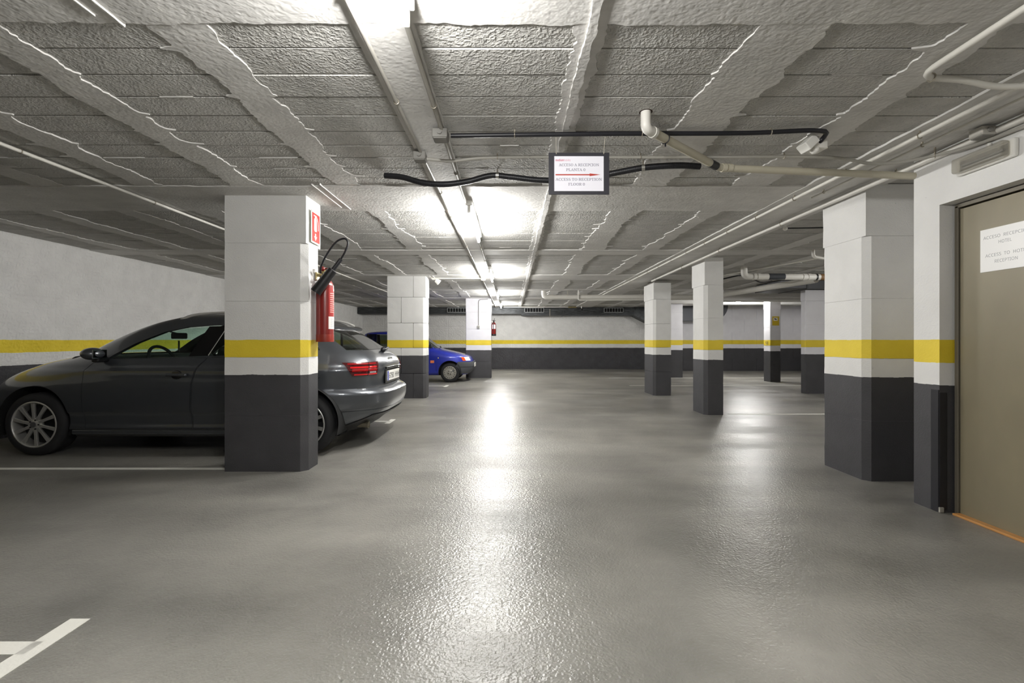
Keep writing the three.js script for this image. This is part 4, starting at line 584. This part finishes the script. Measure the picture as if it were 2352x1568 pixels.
{ const g = thing('door_sign', 'white plastic sign with grey lettering on the door leaf', 'sign', [2.8935, 1.675, -2.6625]);
  g.rotation.y = -Math.PI / 2; const W = 0.295, H = 0.26; mesh('plate', rbox(W, H, 0.004, 0.001), plasticWhite, g);
  const t = printed(W, H, 1024, (c, w, h) => { c.fillStyle = '#f1f0ee'; c.fillRect(0, 0, w, h); c.fillStyle = '#8a8a8b'; c.textAlign = 'center'; c.textBaseline = 'middle'; c.font = '92px sans-serif'; const L = (s, x, y, k) => { c.save(); c.translate(w * x, y * h); const m = c.measureText(s).width; c.scale(k * w / m, 1); c.fillText(s, 0, 0); c.restore(); }; L('ACCESO  RECEPCION', 0.5, 0.20, 0.88); L('HOTEL', 0.48, 0.345, 0.25); L('ACCESS  TO  HOTEL', 0.5, 0.63, 0.80); L('RECEPTION', 0.5, 0.785, 0.44); });
  const p = new THREE.PlaneGeometry(W - 0.004, H - 0.004); p.translate(0, 0, 0.0026); mesh('print', p, std({ map: t, roughness: 0.35 }), g); }
{ const g = thing('extinguisher_sign', 'red fire extinguisher symbol plate with pale border on the pillar', 'sign', [-1.756, 2.13, -4.07]); g.rotation.y = Math.PI / 2 + 0.03;
  mesh('plate', rbox(0.20, 0.285, 0.004, 0.001), std({ color: 0xe9ecd9, roughness: 0.4 }), g);
  const t = printed(0.2, 0.285, 512, (c, w, h) => { c.fillStyle = '#eff0e2'; c.fillRect(0, 0, w, h); c.fillStyle = '#c4332c'; c.fillRect(w * 0.07, h * 0.05, w * 0.86, h * 0.90); c.fillStyle = '#f2f1e6'; c.beginPath(); c.roundRect(w * 0.30, h * 0.20, w * 0.30, h * 0.42, w * 0.1); c.fill(); c.fillRect(w * 0.39, h * 0.13, w * 0.12, h * 0.09); c.fillRect(w * 0.26, h * 0.11, w * 0.34, h * 0.035); c.lineWidth = w * 0.05; c.strokeStyle = '#f2f1e6'; c.beginPath(); c.moveTo(w * 0.5, h * 0.15); c.quadraticCurveTo(w * 0.80, h * 0.16, w * 0.77, h * 0.55); c.stroke(); c.fillRect(w * 0.40, h * 0.68, w * 0.12, h * 0.10); c.beginPath(); c.moveTo(w * 0.30, h * 0.77); c.lineTo(w * 0.62, h * 0.77); c.lineTo(w * 0.46, h * 0.91); c.closePath(); c.fill(); });
  const p = new THREE.PlaneGeometry(0.198, 0.283); p.translate(0, 0, 0.0026); mesh('print', p, std({ map: t, roughness: 0.35 }), g); }
{ const g = thing('camera_notice', 'yellow camera surveillance notice on the slim far pillar', 'sign', [7.125, 1.65, -12.293]); mesh('plate', rbox(0.185, 0.245, 0.005, 0.001), std({ color: 0xc9ad22, roughness: 0.5 }), g);
  const t = printed(0.185, 0.245, 256, (c, w, h) => { c.fillStyle = '#cdb122'; c.fillRect(0, 0, w, h); c.fillStyle = '#e8e6e0'; c.fillRect(w * 0.16, h * 0.14, w * 0.62, h * 0.34); c.fillStyle = '#151515'; c.save(); c.translate(w * 0.46, h * 0.30); c.rotate(0.42); c.fillRect(-w * 0.17, -h * 0.06, w * 0.34, h * 0.12); c.restore(); });
  const p = new THREE.PlaneGeometry(0.183, 0.243); p.translate(0, 0, 0.003); mesh('print', p, std({ map: t, roughness: 0.5 }), g); }
{ const g = thing('bay_number', 'small black bay number on the yellow stripe of the slim far pillar', 'sign', [6.9755, 1.06, -12.47]); g.rotation.y = -Math.PI / 2;
  const t = printed(0.13, 0.12, 128, (c, w, h) => { c.fillStyle = '#dcc24a'; c.fillRect(0, 0, w, h); c.fillStyle = '#2a2410'; c.font = 'bold 100px sans-serif'; c.textAlign = 'center'; c.textBaseline = 'middle'; c.fillText('12', w / 2, h / 2 + 4); }); mesh('digits', rbox(0.13, 0.12, 0.002, 0.0005), std({ color: 0xdcc24a, roughness: 0.6 }), g); const p = new THREE.PlaneGeometry(0.129, 0.119); p.translate(0, 0, 0.0015); mesh('print', p, std({ map: t, roughness: 0.6 }), g); }

// ---------------------------------------------------------------- fire extinguishers
function upright(pts, seg = 40) { return new THREE.LatheGeometry(pts.map(p => new THREE.Vector2(...p)), seg); }
{ const g = thing('carbon_dioxide_extinguisher', 'red extinguisher with long black horn hung on the thick pillar', 'fire extinguisher', [-1.685, 1.115, -4.10]), R = 0.0745;
  mesh('cylinder', upright([[0, 0.002], [R - 0.006, 0], [R, 0.006], [R, 0.50], [R - 0.008, 0.53], [R - 0.03, 0.565], [0.026, 0.585], [0.024, 0.60], [0, 0.60]]), redPaint, g);
  mesh('base_ring', upright([[R - 0.002, 0.0], [R + 0.0015, 0.001], [R + 0.0015, 0.066], [R - 0.002, 0.068]]), std({ color: 0x86281a, roughness: 0.4 }), g);
  const lab = printed(0.1, 0.44, 128, (c, w, h) => { c.fillStyle = '#9c2420'; c.fillRect(0, 0, w, h); c.fillStyle = '#e9e3df'; c.fillRect(0, h * 0.70, w, h * 0.30); c.fillRect(w * 0.55, h * 0.03, w * 0.4, h * 0.05); c.fillStyle = '#d3a39c'; for (let k = 0; k < 10; k++) c.fillRect(w * 0.15, h * (0.13 + k * 0.05), w * (0.5 + 0.3 * ((k * 7) % 3) / 3), h * 0.022); c.fillStyle = '#777'; for (let k = 0; k < 9; k++) c.fillRect(w * 0.2, h * (0.74 + k * 0.026), w * 0.5, h * 0.006); });
  const lg = new THREE.CylinderGeometry(R + 0.0012, R + 0.0012, 0.37, 30, 1, true, 0.78, 1.35); lg.translate(0, 0.27 + 0.03, 0); mesh('label', lg, std({ map: lab, roughness: 0.4, side: THREE.DoubleSide }), g);
  mesh('valve', merge([cyl(0.022, 0.024, 0.05, 20).translate(0, 0.615, 0), rbox(0.07, 0.03, 0.035, 0.008, 0, 0.632, 0), rbox(0.03, 0.03, 0.02, 0.008, 0.06, 0.60, 0.04)]), brass, g);
  const ball = new THREE.SphereGeometry(0.022, 16, 12); ball.translate(-0.015, 0.655, 0.02); mesh('handle', merge([ball, rbox(0.1, 0.012, 0.018, 0.005, 0.0, 0.66, 0.0)]), redPaint, g);
  mesh('safety_pin', (() => { const b = new THREE.SphereGeometry(0.014, 14, 10); b.translate(0.072, 0.60, 0.06); return b; })(), plasticWhite, g);
  mesh('wall_bracket', merge([rbox(0.05, 0.02, 0.06, 0.004, -0.045, 0.60, 0.0), rbox(0.012, 0.07, 0.07, 0.004, -0.068, 0.59, 0.0)]), brass, g);
  const h0 = new THREE.Vector3(0.118, 0.632, 0.12), h1 = new THREE.Vector3(-0.022, 0.432, 0.145), dir = h1.clone().sub(h0).normalize(), len = h0.distanceTo(h1);
  const horn = upright([[0, 0], [0.036, 0], [0.041, 0.006], [0.0475, len], [0.043, len], [0.036, 0.02], [0, 0.02]], 36); horn.applyQuaternion(new THREE.Quaternion().setFromUnitVectors(new THREE.Vector3(0, 1, 0), dir)); horn.translate(h0.x, h0.y, h0.z); mesh('horn', horn, plasticBlack, g);
  const grip0 = h0.clone(), grip1 = h0.clone().addScaledVector(dir, -0.115); mesh('horn_grip', straightTube(grip0, grip1, 0.019, 18), rubberBlack, g);
  const hose = new THREE.CatmullRomCurve3([new THREE.Vector3(-0.02, 0.615, 0.05), new THREE.Vector3(0.0, 0.66, 0.09), new THREE.Vector3(0.08, 0.79, 0.12), new THREE.Vector3(0.165, 0.885, 0.125), new THREE.Vector3(0.23, 0.90, 0.125), new THREE.Vector3(0.25, 0.868, 0.122), new THREE.Vector3(0.225, 0.79, 0.12), grip1]); mesh('hose', tubeOf(hose, 0.0085, 60, 12), rubberBlack, g); }
{ const g = thing('powder_extinguisher', 'red powder extinguisher with white labels on the switch pillar edge', 'fire extinguisher', [-0.55, 1.26, -13.73]), R = 0.068;
  mesh('cylinder', upright([[0, 0.03], [R, 0.03], [R, 0.34], [R - 0.01, 0.375], [0.03, 0.40], [0.02, 0.42], [0, 0.42]]), redPaint, g); mesh('foot_ring', upright([[0, 0], [R, 0], [R + 0.002, 0.01], [R + 0.002, 0.055], [R - 0.003, 0.06]]), plasticBlack, g);
  const lb = new THREE.CylinderGeometry(R + 0.001, R + 0.001, 0.13, 24, 1, true, -0.7, 1.6); lb.translate(0, 0.275, 0); mesh('label', lb, std({ color: 0xe6e2e6, roughness: 0.5, side: THREE.DoubleSide }), g);
  mesh('valve', merge([cyl(0.02, 0.022, 0.05, 14).translate(0, 0.44, 0), rbox(0.11, 0.015, 0.02, 0.004, 0.0, 0.465, 0)]), plasticBlack, g); mesh('handle', straightTube(new THREE.Vector3(0.0, 0.465, 0), new THREE.Vector3(0.03, 0.53, 0), 0.007), plasticBlack, g);
  mesh('hose', tubeOf(new THREE.CatmullRomCurve3([new THREE.Vector3(0.0, 0.44, 0.03), new THREE.Vector3(-0.005, 0.40, 0.07), new THREE.Vector3(-0.005, 0.25, 0.076), new THREE.Vector3(-0.01, 0.10, 0.076)]), 0.010, 24, 10), rubberBlack, g); mesh('wall_bracket', rbox(0.03, 0.03, 0.05, 0.004, -0.058, 0.43, 0), plasticWhite, g); }
// ---------------------------------------------------------------- switch, bulkhead light, corner guard
{ const g = thing('wall_switch', 'small grey switch box fed by a thin conduit on the lilac pillar', 'switch', [-1.0, 1.52, -13.585]); mesh('box', rbox(0.075, 0.09, 0.045, 0.008, 0, 0, 0.01), plasticGrey, g); mesh('rocker', rbox(0.04, 0.05, 0.012, 0.004, 0.004, -0.002, 0.036), plasticDarkGrey, g); mesh('feed_conduit', tubeOf(path([new THREE.Vector3(0, 0.04, 0.008), new THREE.Vector3(0, 0.82, 0.008), new THREE.Vector3(0.28, 0.835, 0.008)], 0.09), 0.009, 60, 8), plasticDarkGrey, g); }
{ const g = thing('bulkhead_light', 'unlit clear plastic bulkhead light above the door', 'emergency light', [2.80, 2.2, -2.675]); g.rotation.y = -Math.PI / 2;
  mesh('base', rbox(0.335, 0.105, 0.03, 0.012, 0, 0, 0.015, 3), plasticWhite, g); mesh('tube', straightTube(new THREE.Vector3(-0.12, 0, 0.036), new THREE.Vector3(0.12, 0, 0.036), 0.008), plasticDarkGrey, g);
  mesh('clear_cover', rbox(0.30, 0.09, 0.05, 0.014, 0, 0, 0.055, 3), phys({ color: 0xdcdad4, roughness: 0.2, transmission: 0.85, thickness: 0, ior: 1.45 }), g); mesh('feed_pipe', straightTube(new THREE.Vector3(0.02, 0.052, 0.015), new THREE.Vector3(0.02, 0.078, 0.015), 0.010), plasticWhite, g); }
junction('white junction box over the bulkhead light at the ceiling corner', 2.735, YC - 0.033, 2.645, 0.082, 0.05);
{ const g = thing('corner_guard', 'chipped black rubber corner guard at the foot of the door jamb', 'corner guard', [2.80, 0, -2.985]); const h = 0.80; mesh('face_leg', rbox(0.008, h, 0.055, 0.002, -0.002, h / 2 + 0.004, -0.024), rubberBlack, g); mesh('jamb_leg', rbox(0.05, h - 0.03, 0.008, 0.002, 0.024, h / 2 + 0.002, 0.004), rubberBlack, g); mesh('chipped_foot', rbox(0.03, 0.035, 0.012, 0.004, 0.008, 0.02, 0.009), std({ color: 0x9a978f, roughness: 0.9 }), g); }

renderer.render(scene, camera);
